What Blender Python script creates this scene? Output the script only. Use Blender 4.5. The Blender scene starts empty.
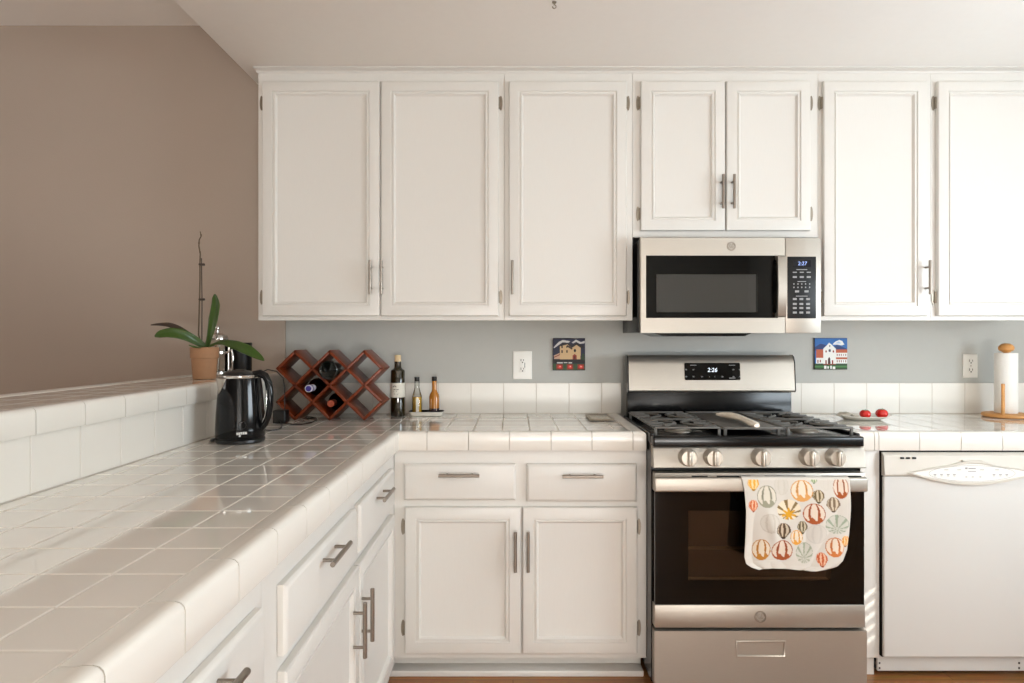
import bpy, bmesh, math, random
from mathutils import Matrix, Vector
random.seed(7)
scene = bpy.context.scene
COL = scene.collection
PI = math.pi

# ------------------------------------------------------------------ camera
FOC, CX, CY, EYE = 620.0, 513.0, 341.0, 1.27
cam_d = bpy.data.cameras.new('camera')
cam_d.sensor_width = 36.0
cam_d.lens = 36.0 * FOC / 1024.0
cam_d.shift_x = (512.0 - CX) / 1024.0
cam_d.shift_y = (CY - 341.5) / 1024.0
cam_d.clip_start = 0.02
cam = bpy.data.objects.new('camera', cam_d)
cam.location = (0, 0, EYE)
cam.rotation_euler = (PI / 2, 0, 0)
COL.objects.link(cam)
scene.camera = cam

# ------------------------------------------------------------------ world, lights, exposure
world = bpy.data.worlds.new('world')
scene.world = world
world.use_nodes = True
world.node_tree.nodes['Background'].inputs[0].default_value = (0.75, 0.85, 1.0, 1)
world.node_tree.nodes['Background'].inputs[1].default_value = 0.6

def area_light(name, loc, rot, sx, sy, power, color):
    d = bpy.data.lights.new(name, 'AREA')
    d.shape = 'RECTANGLE'; d.size = sx; d.size_y = sy
    d.energy = power; d.color = color
    o = bpy.data.objects.new(name, d)
    o.location = loc; o.rotation_euler = rot
    COL.objects.link(o)
    return o
# daylight in the kitchen window of the right wall and the dining room window; plus added rear and ceiling fill
area_light('daylight_kitchen_window', (3.02, 0.75, 1.60), (0, PI / 2 + 0.30, 0), 1.25, 1.55, 108, (0.80, 0.915, 1.0))
area_light('rear_fill', (0.7, -2.93, 1.25), (PI / 2, 0, 0), 1.8, 1.8, 14, (1.0, 0.98, 0.95))  # added fill lamp, shining in from the unseen rear door
area_light('ceiling_fill', (0.7, -2.88, 0.50), (PI / 2 + 1.05, 0, 0), 1.8, 0.8, 178, (1.0, 0.985, 0.955))  # upward lamp added to brighten the ceiling
area_light('daylight_dining_window', (-4.72, 0.6, 1.55), (0, -PI / 2, 0), 1.2, 1.4, 24, (1.0, 0.95, 0.90))
sun_d = bpy.data.lights.new('sun', 'SUN'); sun_d.energy = 4.0; sun_d.angle = math.radians(0.25); sun_d.color = (1.0, 0.95, 0.86)
sun = bpy.data.objects.new('sun', sun_d); sun.location = (6, -4, 4)
sun.rotation_euler = Vector((-1.0, 1.5, -0.78)).to_track_quat('-Z', 'Y').to_euler()
COL.objects.link(sun)
scene.view_settings.view_transform = 'Standard'
scene.view_settings.look = 'None'
scene.view_settings.exposure = 0.0
scene.view_settings.gamma = 1.0
scene.view_settings.use_curve_mapping = False
scene.cycles.max_bounces = 10
scene.cycles.diffuse_bounces = 6
scene.cycles.glossy_bounces = 5
scene.cycles.transparent_max_bounces = 12
scene.cycles.sample_clamp_indirect = 6.0
scene.cycles.use_denoising = True
scene.cycles.caustics_reflective = False
scene.cycles.caustics_refractive = False

# ------------------------------------------------------------------ helpers
def X(px, Y): return (px - CX) * Y / FOC
def Z(py, Y): return EYE - (py - CY) * Y / FOC
def on_plane(px, py, z):
    Y = FOC * (EYE - z) / (py - CY)
    return Vector((X(px, Y), Y, z))

def lin(c):
    return tuple((v / 255 / 12.92) if v / 255 <= 0.04045 else ((v / 255 + 0.055) / 1.055) ** 2.4 for v in c)

def principled(name):
    m = bpy.data.materials.new(name)
    m.use_nodes = True
    return m, m.node_tree, m.node_tree.nodes['Principled BSDF']

def mat(name, rgb, rough=0.5, metal=0.0, var=0.04, scale=30.0, bump=0.0, bump_scale=200.0, coat=0.0, spec=0.5, stretch=None):
    m, nt, b = principled(name)
    N, L = nt.nodes, nt.links
    tc = N.new('ShaderNodeTexCoord')
    mp = N.new('ShaderNodeMapping'); L.new(tc.outputs['Object'], mp.inputs[0])
    if stretch: mp.inputs['Scale'].default_value = stretch
    no = N.new('ShaderNodeTexNoise'); no.inputs['Scale'].default_value = scale; no.inputs['Detail'].default_value = 4
    L.new(mp.outputs[0], no.inputs['Vector'])
    mx = N.new('ShaderNodeMix'); mx.data_type = 'RGBA'
    c = lin(rgb)
    mx.inputs[6].default_value = (*[min(1, v * (1 - var)) for v in c], 1)
    mx.inputs[7].default_value = (*[min(1, v * (1 + var)) for v in c], 1)
    L.new(no.outputs['Fac'], mx.inputs[0]); L.new(mx.outputs[2], b.inputs['Base Color'])
    b.inputs['Roughness'].default_value = rough
    b.inputs['Metallic'].default_value = metal
    b.inputs['Specular IOR Level'].default_value = spec
    b.inputs['Coat Weight'].default_value = coat
    b.inputs['Coat Roughness'].default_value = 0.05
    if bump:
        n2 = N.new('ShaderNodeTexNoise'); n2.inputs['Scale'].default_value = bump_scale; n2.inputs['Detail'].default_value = 3
        L.new(mp.outputs[0], n2.inputs['Vector'])
        bp = N.new('ShaderNodeBump'); bp.inputs['Strength'].default_value = bump; bp.inputs['Distance'].default_value = 0.002
        L.new(n2.outputs['Fac'], bp.inputs['Height']); L.new(bp.outputs[0], b.inputs['Normal'])
    return m

def emit_mat(name, rgb, strength):
    m, nt, b = principled(name)
    b.inputs['Base Color'].default_value = (*lin(rgb), 1)
    b.inputs['Emission Color'].default_value = (*lin(rgb), 1)
    b.inputs['Emission Strength'].default_value = strength
    return m

def tinted_glass(name, tint, rough=0.02, ior=1.5):
    m = bpy.data.materials.new(name); m.use_nodes = True
    nt = m.node_tree; nt.nodes.clear(); N, L = nt.nodes, nt.links
    out = N.new('ShaderNodeOutputMaterial'); mix = N.new('ShaderNodeMixShader')
    fr = N.new('ShaderNodeFresnel'); fr.inputs[0].default_value = ior
    tr = N.new('ShaderNodeBsdfTransparent'); tr.inputs[0].default_value = (*tint, 1)
    gl = N.new('ShaderNodeBsdfGlossy'); gl.inputs['Roughness'].default_value = rough
    L.new(fr.outputs[0], mix.inputs[0]); L.new(tr.outputs[0], mix.inputs[1]); L.new(gl.outputs[0], mix.inputs[2])
    L.new(mix.outputs[0], out.inputs[0])
    return m

def attr_mat(name, rough=0.6, bump=0.0, bump_scale=600):
    m, nt, b = principled(name)
    b.inputs['Specular IOR Level'].default_value = 0.25
    a = nt.nodes.new('ShaderNodeVertexColor'); a.layer_name = 'col'
    nt.links.new(a.outputs[0], b.inputs['Base Color'])
    b.inputs['Roughness'].default_value = rough
    if bump:
        n2 = nt.nodes.new('ShaderNodeTexNoise'); n2.inputs['Scale'].default_value = bump_scale
        tc = nt.nodes.new('ShaderNodeTexCoord'); nt.links.new(tc.outputs['Object'], n2.inputs['Vector'])
        bp = nt.nodes.new('ShaderNodeBump'); bp.inputs['Strength'].default_value = bump; bp.inputs['Distance'].default_value = 0.001
        nt.links.new(n2.outputs['Fac'], bp.inputs['Height']); nt.links.new(bp.outputs[0], b.inputs['Normal'])
    return m

class MB:
    """collects shapes in one bmesh; build() links them as one mesh object"""
    def __init__(s): s.bm = bmesh.new(); s.M = Matrix.Identity(4)
    def v(s, x, y, z): return s.bm.verts.new(s.M @ Vector((x, y, z)))
    def face(s, vs):
        try: return s.bm.faces.new(vs)
        except ValueError: return None
    def box(s, x0, x1, y0, y1, z0, z1, bev=0.0, seg=2):
        c = [s.v(x, y, z) for x in (x0, x1) for y in (y0, y1) for z in (z0, z1)]
        fs = [s.face([c[i] for i in q]) for q in ((0, 1, 3, 2), (4, 6, 7, 5), (0, 4, 5, 1), (2, 3, 7, 6), (0, 2, 6, 4), (1, 5, 7, 3))]
        if bev:
            es = list({e for f in fs for e in f.edges})
            bmesh.ops.bevel(s.bm, geom=es, offset=bev, segments=seg, profile=0.5, affect='EDGES', clamp_overlap=True)
        return s
    def loops(s, rings, close_first=True, close_last=True, cyclic=True):
        """rings: lists of 3D points of equal length, bridged in order"""
        rv = [[s.v(*p) for p in r] for r in rings]
        n = len(rv[0])
        for a, b in zip(rv, rv[1:]):
            for i in range(n if cyclic else n - 1):
                j = (i + 1) % n
                s.face([a[i], a[j], b[j], b[i]])
        if close_first: s.face(list(reversed(rv[0])))
        if close_last: s.face(rv[-1])
        return s
    def lathe(s, prof, c=(0, 0, 0), seg=32, axis='Z', cap=True):
        rings = []
        for r, h in prof:
            ring = []
            for k in range(seg):
                a = 2 * PI * k / seg
                u, w = max(r, 1e-5) * math.cos(a), max(r, 1e-5) * math.sin(a)
                if axis == 'Z': p = (c[0] + u, c[1] + w, c[2] + h)
                elif axis == 'Y': p = (c[0] + u, c[1] + h, c[2] + w)
                else: p = (c[0] + h, c[1] + u, c[2] + w)
                ring.append(p)
            rings.append(ring)
        return s.loops(rings, cap, cap)
    def tube(s, pts, rad, seg=10, flat=None, closed=False):
        pts = [Vector(p) for p in pts]
        if not hasattr(rad, '__len__'): rad = [rad] * len(pts)
        n = len(pts); rings = []; up = None
        for i, p in enumerate(pts):
            if closed: t = (pts[(i + 1) % n] - pts[i - 1])
            else: t = (pts[min(i + 1, n - 1)] - pts[max(i - 1, 0)])
            t.normalize()
            if up is None:
                up = Vector((0, 0, 1)) if abs(t.z) < 0.9 else Vector((0, 1, 0))
            up = (up - t * up.dot(t)).normalized()
            sd = t.cross(up)
            fu = flat if flat else 1.0
            rings.append([tuple(p + (sd * math.cos(2 * PI * k / seg) + up * math.sin(2 * PI * k / seg) * fu) * rad[i]) for k in range(seg)])
        if closed: rings.append(rings[0])
        return s.loops(rings, not closed, not closed)
    def prism(s, poly, f, d0, d1):
        """poly 2D points; f(u, w, d) -> 3D"""
        return s.loops([[f(u, w, d0) for u, w in poly], [f(u, w, d1) for u, w in poly]])
    def sphere(s, c, r, sx=1, sy=1, sz=1, seg=20, rings=12):
        prof = [(math.sin(PI * i / rings) * r, -math.cos(PI * i / rings) * r) for i in range(rings + 1)]
        rr = []
        for a, h in prof:
            rr.append([(c[0] + sx * max(a, 1e-5) * math.cos(2 * PI * k / seg), c[1] + sy * max(a, 1e-5) * math.sin(2 * PI * k / seg), c[2] + sz * h) for k in range(seg)])
        return s.loops(rr)
    def text(s, body, size, f, extrude=0.0003, align='CENTER', shear=0.0):
        cu = bpy.data.curves.new('t', 'FONT'); cu.body = body; cu.size = size; cu.align_x = align; cu.align_y = 'CENTER'; cu.shear = shear
        o = bpy.data.objects.new('t', cu); COL.objects.link(o)
        me = bpy.data.meshes.new_from_object(o.evaluated_get(bpy.context.evaluated_depsgraph_get()))
        vs = [s.v(*f(q.co.x, q.co.y, extrude)) for q in me.vertices]
        for p in me.polygons: s.face([vs[i] for i in p.vertices])
        bpy.data.objects.remove(o); bpy.data.curves.remove(cu); bpy.data.meshes.remove(me)
        return s
    def build(s, name, material, parent=None, smooth=True, angle=38, mats=None):
        bmesh.ops.remove_doubles(s.bm, verts=s.bm.verts, dist=1e-6)
        bmesh.ops.recalc_face_normals(s.bm, faces=s.bm.faces)
        me = bpy.data.meshes.new(name)
        off = Vector((0, 0, 0)); p = parent
        while p is not None: off += p.location; p = p.parent
        bmesh.ops.translate(s.bm, verts=s.bm.verts, vec=-off)
        s.bm.to_mesh(me); s.bm.free()
        if smooth:
            me.polygons.foreach_set('use_smooth', [True] * len(me.polygons))
            me.set_sharp_from_angle(angle=math.radians(angle))
        for m in (mats or [material]): me.materials.append(m)
        o = bpy.data.objects.new(name, me); COL.objects.link(o)
        if parent is not None: o.parent = parent
        return o

def tag(o, label=None, cat=None, group=None, kind=None):
    if label: o['label'] = label
    if cat: o['category'] = cat
    if group: o['group'] = group
    if kind: o['kind'] = kind
    return o
def thing(name, label, cat, loc=(0, 0, 0), group=None):
    o = bpy.data.objects.new(name, None); COL.objects.link(o)
    o.location = loc; o.empty_display_size = 0.05
    return tag(o, label, cat, group)
def struct(name, mb, material, smooth=True):
    return tag(mb.build(name, material, smooth=smooth), kind='structure')
def copy_tree(o, parent=None):
    c = o.copy(); COL.objects.link(c); c.parent = parent
    for ch in list(o.children): copy_tree(ch, c)
    return c

# ------------------------------------------------------------------ materials
M = {}
M['cab'] = mat('white_cabinet_paint', (213, 210, 204), 0.38, bump=0.10, bump_scale=60, stretch=(6, 6, 0.6), var=0.015)
M['ceil'] = mat('ceiling_paint', (243, 241, 237), 0.85, bump=0.25, bump_scale=120, var=0.015)
M['wall'] = mat('blue_grey_wall_paint', (180, 180, 175), 0.75, bump=0.2, bump_scale=150, var=0.02)
M['taupe'] = mat('taupe_wall_paint', (174, 160, 147), 0.8, bump=0.2, bump_scale=150, var=0.03, scale=3)
M['tile'] = mat('white_glazed_tile', (226, 222, 214), 0.05, var=0.02, scale=5, bump=0.03, bump_scale=9, coat=0.7)
M['tile_satin'] = mat('white_satin_tile', (226, 222, 214), 0.32, var=0.02, scale=5)
M['tile_edge_glaze'] = mat('white_rounded_tile_glaze', (226, 222, 214), 0.22, var=0.02, scale=5)
M['grout'] = mat('tile_grout', (205, 197, 186), 0.9, var=0.06, scale=80)
M['steel'] = mat('brushed_stainless_steel', (174, 167, 157), 0.44, 0.9, var=0.05, scale=40, stretch=(1, 1, 30), bump=0.03, bump_scale=60)
M['steel_h'] = mat('polished_steel', (205, 200, 194), 0.20, 1.0, var=0.03)
M['nickel'] = mat('satin_nickel', (150, 141, 131), 0.33, 1.0, var=0.05)
M['hinge'] = mat('aged_nickel_hinge', (150, 140, 126), 0.42, 0.8, var=0.15, scale=200)
M['black'] = mat('black_enamel', (9, 9, 10), 0.2, var=0.1, spec=0.32)
M['blackglass'] = mat('black_glass', (5, 5, 5), 0.05, var=0.02, spec=0.3)
M['iron'] = mat('cast_iron', (98, 95, 90), 0.42, var=0.15, scale=120, bump=0.3, bump_scale=500)
M['keypad'] = mat('keypad_black', (11, 11, 12), 0.4, spec=0.25)
M['dark'] = mat('dark_void', (10, 9, 8), 0.8)
M['blackplastic'] = mat('black_plastic', (14, 14, 15), 0.35)
M['kettle'] = mat('gloss_black_kettle', (6, 6, 8), 0.10, var=0.05, spec=0.32)
M['chrome'] = mat('chrome', (215, 213, 210), 0.12, 1.0, var=0.02)
M['white_mark'] = mat('white_print', (215, 215, 212), 0.6)
M['grey_mark'] = mat('grey_print', (150, 150, 150), 0.6)
M['digit'] = emit_mat('lit_digits', (225, 235, 245), 1.0)
M['digit_blue'] = emit_mat('lit_blue_digits', (150, 175, 235), 0.8)
M['lcd'] = mat('dark_display', (10, 13, 26), 0.1)
M['whiteplastic'] = mat('white_plastic', (232, 230, 224), 0.35, var=0.02)
M['appliance'] = mat('white_appliance_enamel', (205, 204, 200), 0.3, var=0.015, scale=4)
M['appliance_trim'] = mat('cream_appliance_plastic', (203, 198, 188), 0.38, var=0.02)
M['slot'] = mat('socket_slot', (60, 56, 52), 0.6)
M['ovenglass'] = tinted_glass('tinted_oven_glass', (0.62, 0.58, 0.54))
M['mwglass'] = tinted_glass('tinted_microwave_glass', (0.72, 0.72, 0.72))
M['clear'] = tinted_glass('clear_glass', (0.96, 0.97, 0.96), 0.02, 1.35)
M['cavity'] = mat('oven_cavity_enamel', (84, 64, 50), 0.5, var=0.3, scale=60)
M['mesh'] = mat('microwave_mesh_screen', (150, 150, 145), 0.55, var=0.1, scale=400)
M['rackmetal'] = mat('oven_rack_wire', (205, 180, 150), 0.5, 0.6)
M['terracotta'] = mat('terracotta_pot', (162, 120, 86), 0.7, var=0.12, scale=40, bump=0.2, bump_scale=200)
M['soil'] = mat('bark_potting_mix', (60, 42, 30), 0.95, var=0.5, scale=150, bump=1.0, bump_scale=150)
M['leaf'] = mat('orchid_leaf', (54, 82, 22), 0.35, var=0.35, scale=14)
M['leaf_dry'] = mat('dried_leaf', (62, 48, 38), 0.6, var=0.3, scale=40)
M['stem'] = mat('orchid_spike', (78, 62, 40), 0.6, var=0.3, scale=50)
M['stake'] = mat('plant_stake', (52, 40, 32), 0.6)
M['cherry'] = mat('cherry_stained_wood', (112, 46, 17), 0.32, var=0.45, scale=12, stretch=(1, 6, 1), spec=0.4)
M['wineglass'] = mat('dark_wine_glass', (9, 11, 9), 0.08, coat=0.5)
M['capsule_white'] = mat('white_foil', (214, 210, 222), 0.4)
M['capsule_blue'] = mat('blue_foil', (58, 48, 130), 0.35)
M['capsule_red'] = mat('copper_red_foil', (176, 84, 58), 0.35)
M['oilglass'] = mat('dark_olive_glass', (34, 28, 10), 0.08, coat=0.4)
M['cork'] = mat('cork', (214, 190, 150), 0.8, var=0.15, scale=150)
M['label'] = mat('paper_label', (212, 208, 196), 0.7)
M['label_mark'] = mat('label_print', (70, 66, 56), 0.7)
M['yellow_oil'] = mat('golden_vinegar', (202, 158, 62), 0.1, coat=0.3, var=0.08)
M['amber'] = mat('amber_sauce', (172, 108, 28), 0.12, coat=0.3, var=0.12)
M['dark_sauce'] = mat('dark_sauce', (44, 34, 40), 0.15)
M['peach_label'] = mat('peach_label', (226, 186, 150), 0.6, var=0.25, scale=120)
M['dish'] = mat('white_dish', (228, 224, 214), 0.2)
M['beech'] = mat('beech_wood', (206, 148, 84), 0.45, var=0.15, scale=25, stretch=(1, 1, 6))
M['paper'] = mat('white_kitchen_paper', (238, 236, 231), 0.9, bump=0.5, bump_scale=120)
M['tomato'] = mat('tomato_skin', (204, 30, 22), 0.15, var=0.15, scale=20, coat=0.3)
M['calyx'] = mat('tomato_calyx', (70, 90, 40), 0.6)
M['trivet_frame'] = mat('trivet_frame_glaze', (150, 138, 120), 0.4)
M['napkin'] = mat('folded_napkin', (206, 200, 186), 0.85, var=0.35, scale=90)
M['ceramic'] = mat('cream_ceramic', (244, 232, 214), 0.25, var=0.06, scale=18)
M['knob'] = mat('knob_metal', (206, 198, 186), 0.40, 0.8)
M['window_frame'] = mat('white_window_frame', (230, 230, 228), 0.4)
M['towel'] = attr_mat('printed_cotton', 0.9, 0.3, 900)
M['painted'] = attr_mat('painted_glaze', 0.45)
M['tile_edge'] = mat('painted_tile_edge', (54, 40, 36), 0.4)
# wood floor: planks along X
m, nt, b = principled('oak_plank_floor'); N, L = nt.nodes, nt.links
tc = N.new('ShaderNodeTexCoord'); br = N.new('ShaderNodeTexBrick'); L.new(tc.outputs['Object'], br.inputs[0])
br.inputs['Scale'].default_value = 1.0; br.inputs['Brick Width'].default_value = 1.1; br.inputs['Row Height'].default_value = 0.083
br.inputs['Mortar Size'].default_value = 0.0012
br.inputs['Color1'].default_value = (*lin((164, 112, 66)), 1); br.inputs['Color2'].default_value = (*lin((146, 96, 54)), 1); br.inputs['Mortar'].default_value = (*lin((70, 40, 20)), 1)
mp = N.new('ShaderNodeMapping'); mp.inputs['Scale'].default_value = (2, 40, 1); L.new(tc.outputs['Object'], mp.inputs[0])
no = N.new('ShaderNodeTexNoise'); no.inputs['Scale'].default_value = 3; no.inputs['Detail'].default_value = 6; L.new(mp.outputs[0], no.inputs['Vector'])
mx = N.new('ShaderNodeMix'); mx.data_type = 'RGBA'; mx.blend_type = 'OVERLAY'; mx.inputs[0].default_value = 0.5
L.new(br.outputs[0], mx.inputs[6]); L.new(no.outputs['Color'], mx.inputs[7]); L.new(mx.outputs[2], b.inputs['Base Color'])
b.inputs['Roughness'].default_value = 0.3
M['floor'] = m

# ------------------------------------------------------------------ main dimensions
YW = 2.92            # kitchen back wall
YC = 2.302           # front of the back counter
YF = 2.325           # face frames of the base cabinets
YU = 2.60            # face frames of the upper cabinets
XB = -1.069          # kitchen face of the bar wall
XL = -0.4248         # front of the left counter
ZC = 0.929           # worktop
ZK, ZD = 2.405, 2.749  # kitchen and dining ceilings
XR, XFAR, YREAR = 3.0, -4.7, -2.9
XSOF = -1.131
ZLEDGE = 1.119

# ------------------------------------------------------------------ room shell
struct('floor', MB().box(XFAR, XR, YREAR, YW, -0.06, 0), M['floor'])
struct('wall_back', MB().box(XB, XR + .1, YW, YW + .12, 0, ZD), M['wall'])
struct('wall_dining', MB().box(XFAR, XB, YW - .012, YW + .12, 0, ZD), M['taupe'])
struct('ceiling_kitchen', MB().box(XSOF, XR, YREAR, YW, ZK, ZD + .1, bev=.004), M['ceil'])
struct('ceiling_dining', MB().box(XFAR, XSOF, YREAR, YW, ZD, ZD + .1), M['ceil'])
def holed_wall(name, f, u0, u1, w0, w1, hu0, hu1, hw0, hw1, material):
    mb = MB()
    for a0, a1, b0, b1 in ((u0, hu0, w0, w1), (hu1, u1, w0, w1), (hu0, hu1, w0, hw0), (hu0, hu1, hw1, w1)):
        if a1 - a0 > 1e-4 and b1 - b0 > 1e-4: f(mb, a0, a1, b0, b1)
    return struct(name, mb, material)
mbw = MB()
for a0, a1, b0, b1 in ((YREAR, -.50, 0, ZD), (-.50, -.10, 0, 1.30), (-.50, -.10, 1.80, ZD), (-.10, -.05, 0, ZD), (-.05, 1.55, 0, .95), (-.05, 1.55, 2.25, ZD), (1.55, YW, 0, ZD)):
    mbw.box(XR, XR + .1, a0, a1, b0, b1)
struct('wall_right', mbw, M['wall'])
holed_wall('wall_rear', lambda mb, a, b_, c, d: mb.box(a, b_, YREAR - .1, YREAR, c, d), XFAR, XR, 0, ZD, -0.25, 1.65, 0.05, 2.2, M['wall'])
holed_wall('wall_left', lambda mb, a, b_, c, d: mb.box(XFAR - .1, XFAR, a, b_, c, d), YREAR, YW, 0, ZD, -0.15, 1.35, 0.9, 2.2, M['taupe'])
def window_frame(name, f, u0, u1, w0, w1, mullions):
    """f(mb, u0, u1, z0, z1, d0, d1) with d counted outwards from the room; an added sheet closes the back against the sun"""
    mb = MB(); t = .05
    for a0, a1, b0, b1 in [(u0, u0 + t, w0, w1), (u1 - t, u1, w0, w1), (u0, u1, w0, w0 + t), (u0, u1, w1 - t, w1)] + [(q - t / 2, q + t / 2, w0, w1) for q in mullions]:
        f(mb, a0, a1, b0, b1, -.01, .06)
    f(mb, u0, u1, w0, w1, .075, .085)  # unseen backing added to keep direct sun out
    return struct(name, mb, M['window_frame'])
window_frame('window_1', lambda mb, a, b_, c, d, e, g: mb.box(XR + e, XR + g, a, b_, c, d), -0.05, 1.55, 0.95, 2.25, [0.75])
window_frame('door_1', lambda mb, a, b_, c, d, e, g: mb.box(a, b_, YREAR - g, YREAR - e, c, d), -0.25, 1.65, 0.05, 2.2, [0.7])
window_frame('window_2', lambda mb, a, b_, c, d, e, g: mb.box(XFAR - g, XFAR - e, a, b_, c, d), -0.15, 1.35, 0.9, 2.2, [0.6])
# unseen slit with a slatted blind, added and shaped to cast sun stripes beside the range
mb = MB()
mb.box(XR + .045, XR + .055, -.50, -.299, 1.30, 1.80); mb.box(XR + .045, XR + .055, -.207, -.10, 1.30, 1.80)
mb.box(XR + .045, XR + .055, -.300, -.206, 1.30, 1.462); mb.box(XR + .045, XR + .055, -.300, -.206, 1.692, 1.80)
for k in range(6): mb.box(XR + .046, XR + .054, -.301, -.205, 1.462 + .044 * k - .011, 1.462 + .044 * k + .011)
struct('sun_stripe_screen', mb, M['window_frame'])

# ------------------------------------------------------------------ cabinets
# a frame map turns (u along the run, d out of the face, z) into world space
def face_back(Yf):   return lambda u, d, z: (u, Yf - d, z)
def face_left(Xf):   return lambda u, d, z: (Xf + d, u, z)
def fbox(mb, f, u0, u1, d0, d1, z0, z1, bev=0.0, seg=2):
    a, b_ = f(u0, d0, z0), f(u1, d1, z1)
    return mb.box(min(a[0], b_[0]), max(a[0], b_[0]), min(a[1], b_[1]), max(a[1], b_[1]), z0, z1, bev, seg)
def panel(mb, f, u0, u1, z0, z1, prof):
    rings = [[f(u0 + i, d, z0 + i), f(u1 - i, d, z0 + i), f(u1 - i, d, z1 - i), f(u0 + i, d, z1 - i)] for i, d in prof]
    return mb.loops(rings)
DOOR_PROF = [(0, 0.001), (0, .015), (.0025, .0195), (.004, .020), (.041, .020), (.0425, .0150), (.0475, .0150), (.049, .0190), (.0535, .0190), (.0600, .0085), (.0625, .008)]
DRAWER_PROF = [(0, 0.001), (0, .012), (.002, .015), (.009, .0195), (.011, .020)]
def bar_pull(f, parent, u, z, length, vertical, d0=.020):
    mb = MB(); h = length / 2; p = length * .31
    if vertical:
        mb.tube([f(u, d0 + .030, z - h), f(u, d0 + .030, z + h)], .006, 12)
        for s in (-1, 1): mb.tube([f(u, d0 - .001, z + s * p), f(u, d0 + .030, z + s * p)], .0042, 10)
    else:
        mb.tube([f(u - h, d0 + .030, z), f(u + h, d0 + .030, z)], .006, 12)
        for s in (-1, 1): mb.tube([f(u + s * p, d0 - .001, z), f(u + s * p, d0 + .030, z)], .0042, 10)
    return mb.build('handle', M['nickel'], parent)
def hinge(f, parent, u, z, side):
    """side -1: the leaf lies on the frame left of the door edge"""
    mb = MB(); c = u + side * .0095
    pts = [(c + .0072 * math.cos(a), z + .031 * math.sin(a)) for a in [2 * PI * k / 16 for k in range(16)]]
    mb.prism(pts, lambda p, q, d: f(p, d, q), .0005, .003)
    mb.tube([f(u + side * .002, .006, z - .024), f(u + side * .002, .006, z + .024)], .0042, 8)
    for s in (-1, 1): mb.sphere(f(c, .003, z + s * .016), .0024, seg=8, rings=6)
    return mb.build('hinge', M['hinge'], parent)
def door(f, parent, u0, u1, z0, z1, pull=None, hinge_side=0, hz=(), pull_len=.14):
    mb = MB(); panel(mb, f, u0, u1, z0, z1, DOOR_PROF)
    o = mb.build('door', M['cab'], parent, angle=25)
    if pull: bar_pull(f, o, pull[0], pull[1], pull_len, True)
    for z in hz: hinge(f, o, u0 if hinge_side < 0 else u1, z, hinge_side)
    return o
def drawer(f, parent, u0, u1, z0, z1, length=.150, hoff=.012):
    mb = MB(); panel(mb, f, u0, u1, z0, z1, DRAWER_PROF)
    o = mb.build('drawer', M['cab'], parent, angle=25)
    bar_pull(f, o, (u0 + u1) / 2, (z0 + z1) / 2 + hoff, length, False)
    return o

# upper cabinets
FU = face_back(YU); YD = YU - .020
uz = lambda py: Z(py, YD)
ux = lambda px: X(px, YD)
U_TOP, U_BOT = Z(72, YU), Z(320.3, YU)
def upper(label, u0, u1, z0, doors, group='white upper cabinets on the kitchen wall'):
    t = thing('upper_cabinet', label, 'cabinet', ((u0 + u1) / 2, YW, z0), group)
    mb = MB()
    mb.box(u0 + .0006, u1 - .0006, YU + .018, YW - .001, z0 + .012, ZK - .001)                # box
    g = .0006                                                               # face frame as stiles and rails
    mb.box(u0 + g, u1 - g, YU, YU + .018, z0, ZK - .001)
    mb.box(u0 + g, u1 - g, YU + .018, YU + .034, z0, z0 + .03)              # light rail behind the face frame
    mb.build('body', M['cab'], t)
    for d in doors:
        door(FU, t, *d)
    return t
S1, S2, S3, S4 = X(504.5, YU), X(632.5, YU), X(818, YU), X(930.5, YU)
XU0 = X(258.3, YU)
zt, zb, zm = uz(80.9), uz(316), uz(230.5)
hzu = (uz(101.5), uz(297))
upper('white two-door upper cabinet above the wine rack, at the end by the taupe wall', XU0, S1, U_BOT,
      [(ux(262), ux(379.4), zb, zt, (ux(371.5), uz(278)), -1, hzu), (ux(381), ux(498.5), zb, zt, (ux(382.5), uz(278)), 1, hzu)])
upper('white single-door upper cabinet above the outlet and house tile, beside the two-door one', S1, S2, U_BOT,
      [(ux(509), ux(626.8), zb, zt, (ux(512.5), uz(278)), 1, hzu)])
upper('short white two-door upper cabinet directly above the microwave', S2, S3, Z(237.3, YU),
      [(ux(641), ux(725.4), zm, zt, (ux(721), uz(193)), -1, (uz(101.5), uz(213))), (ux(726.8), ux(811), zm, zt, (ux(732), uz(193)), 1, (uz(101.5), uz(213)))])
upper('white single-door upper cabinet just beside the microwave, above the blue house tile', S3, S4, U_BOT,
      [(ux(824), ux(928), zb, zt, (ux(925.5), uz(278)), -1, hzu)])
upper('white upper cabinet cut off by the photo edge, above the paper towels', S4, X(1060, YU), U_BOT,
      [(ux(938.5), ux(1053), zb, zt, (ux(1049), uz(278)), -1, hzu)])
# crown moulding under the kitchen ceiling
cz = Z(72.5, YU)
prof = [(YU, cz - .003), (YU - .006, cz - .003), (YU - .008, cz + .001), (YU - .012, cz + .003), (YU - .038, ZK - .004), (YU - .039, ZK - .0005), (YU, ZK - .0005)]
mb = MB(); mb.prism(prof, lambda y, z, d: (d, y, z), XU0 - .005, XR); struct('trim_1', mb, M['cab'])

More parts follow.
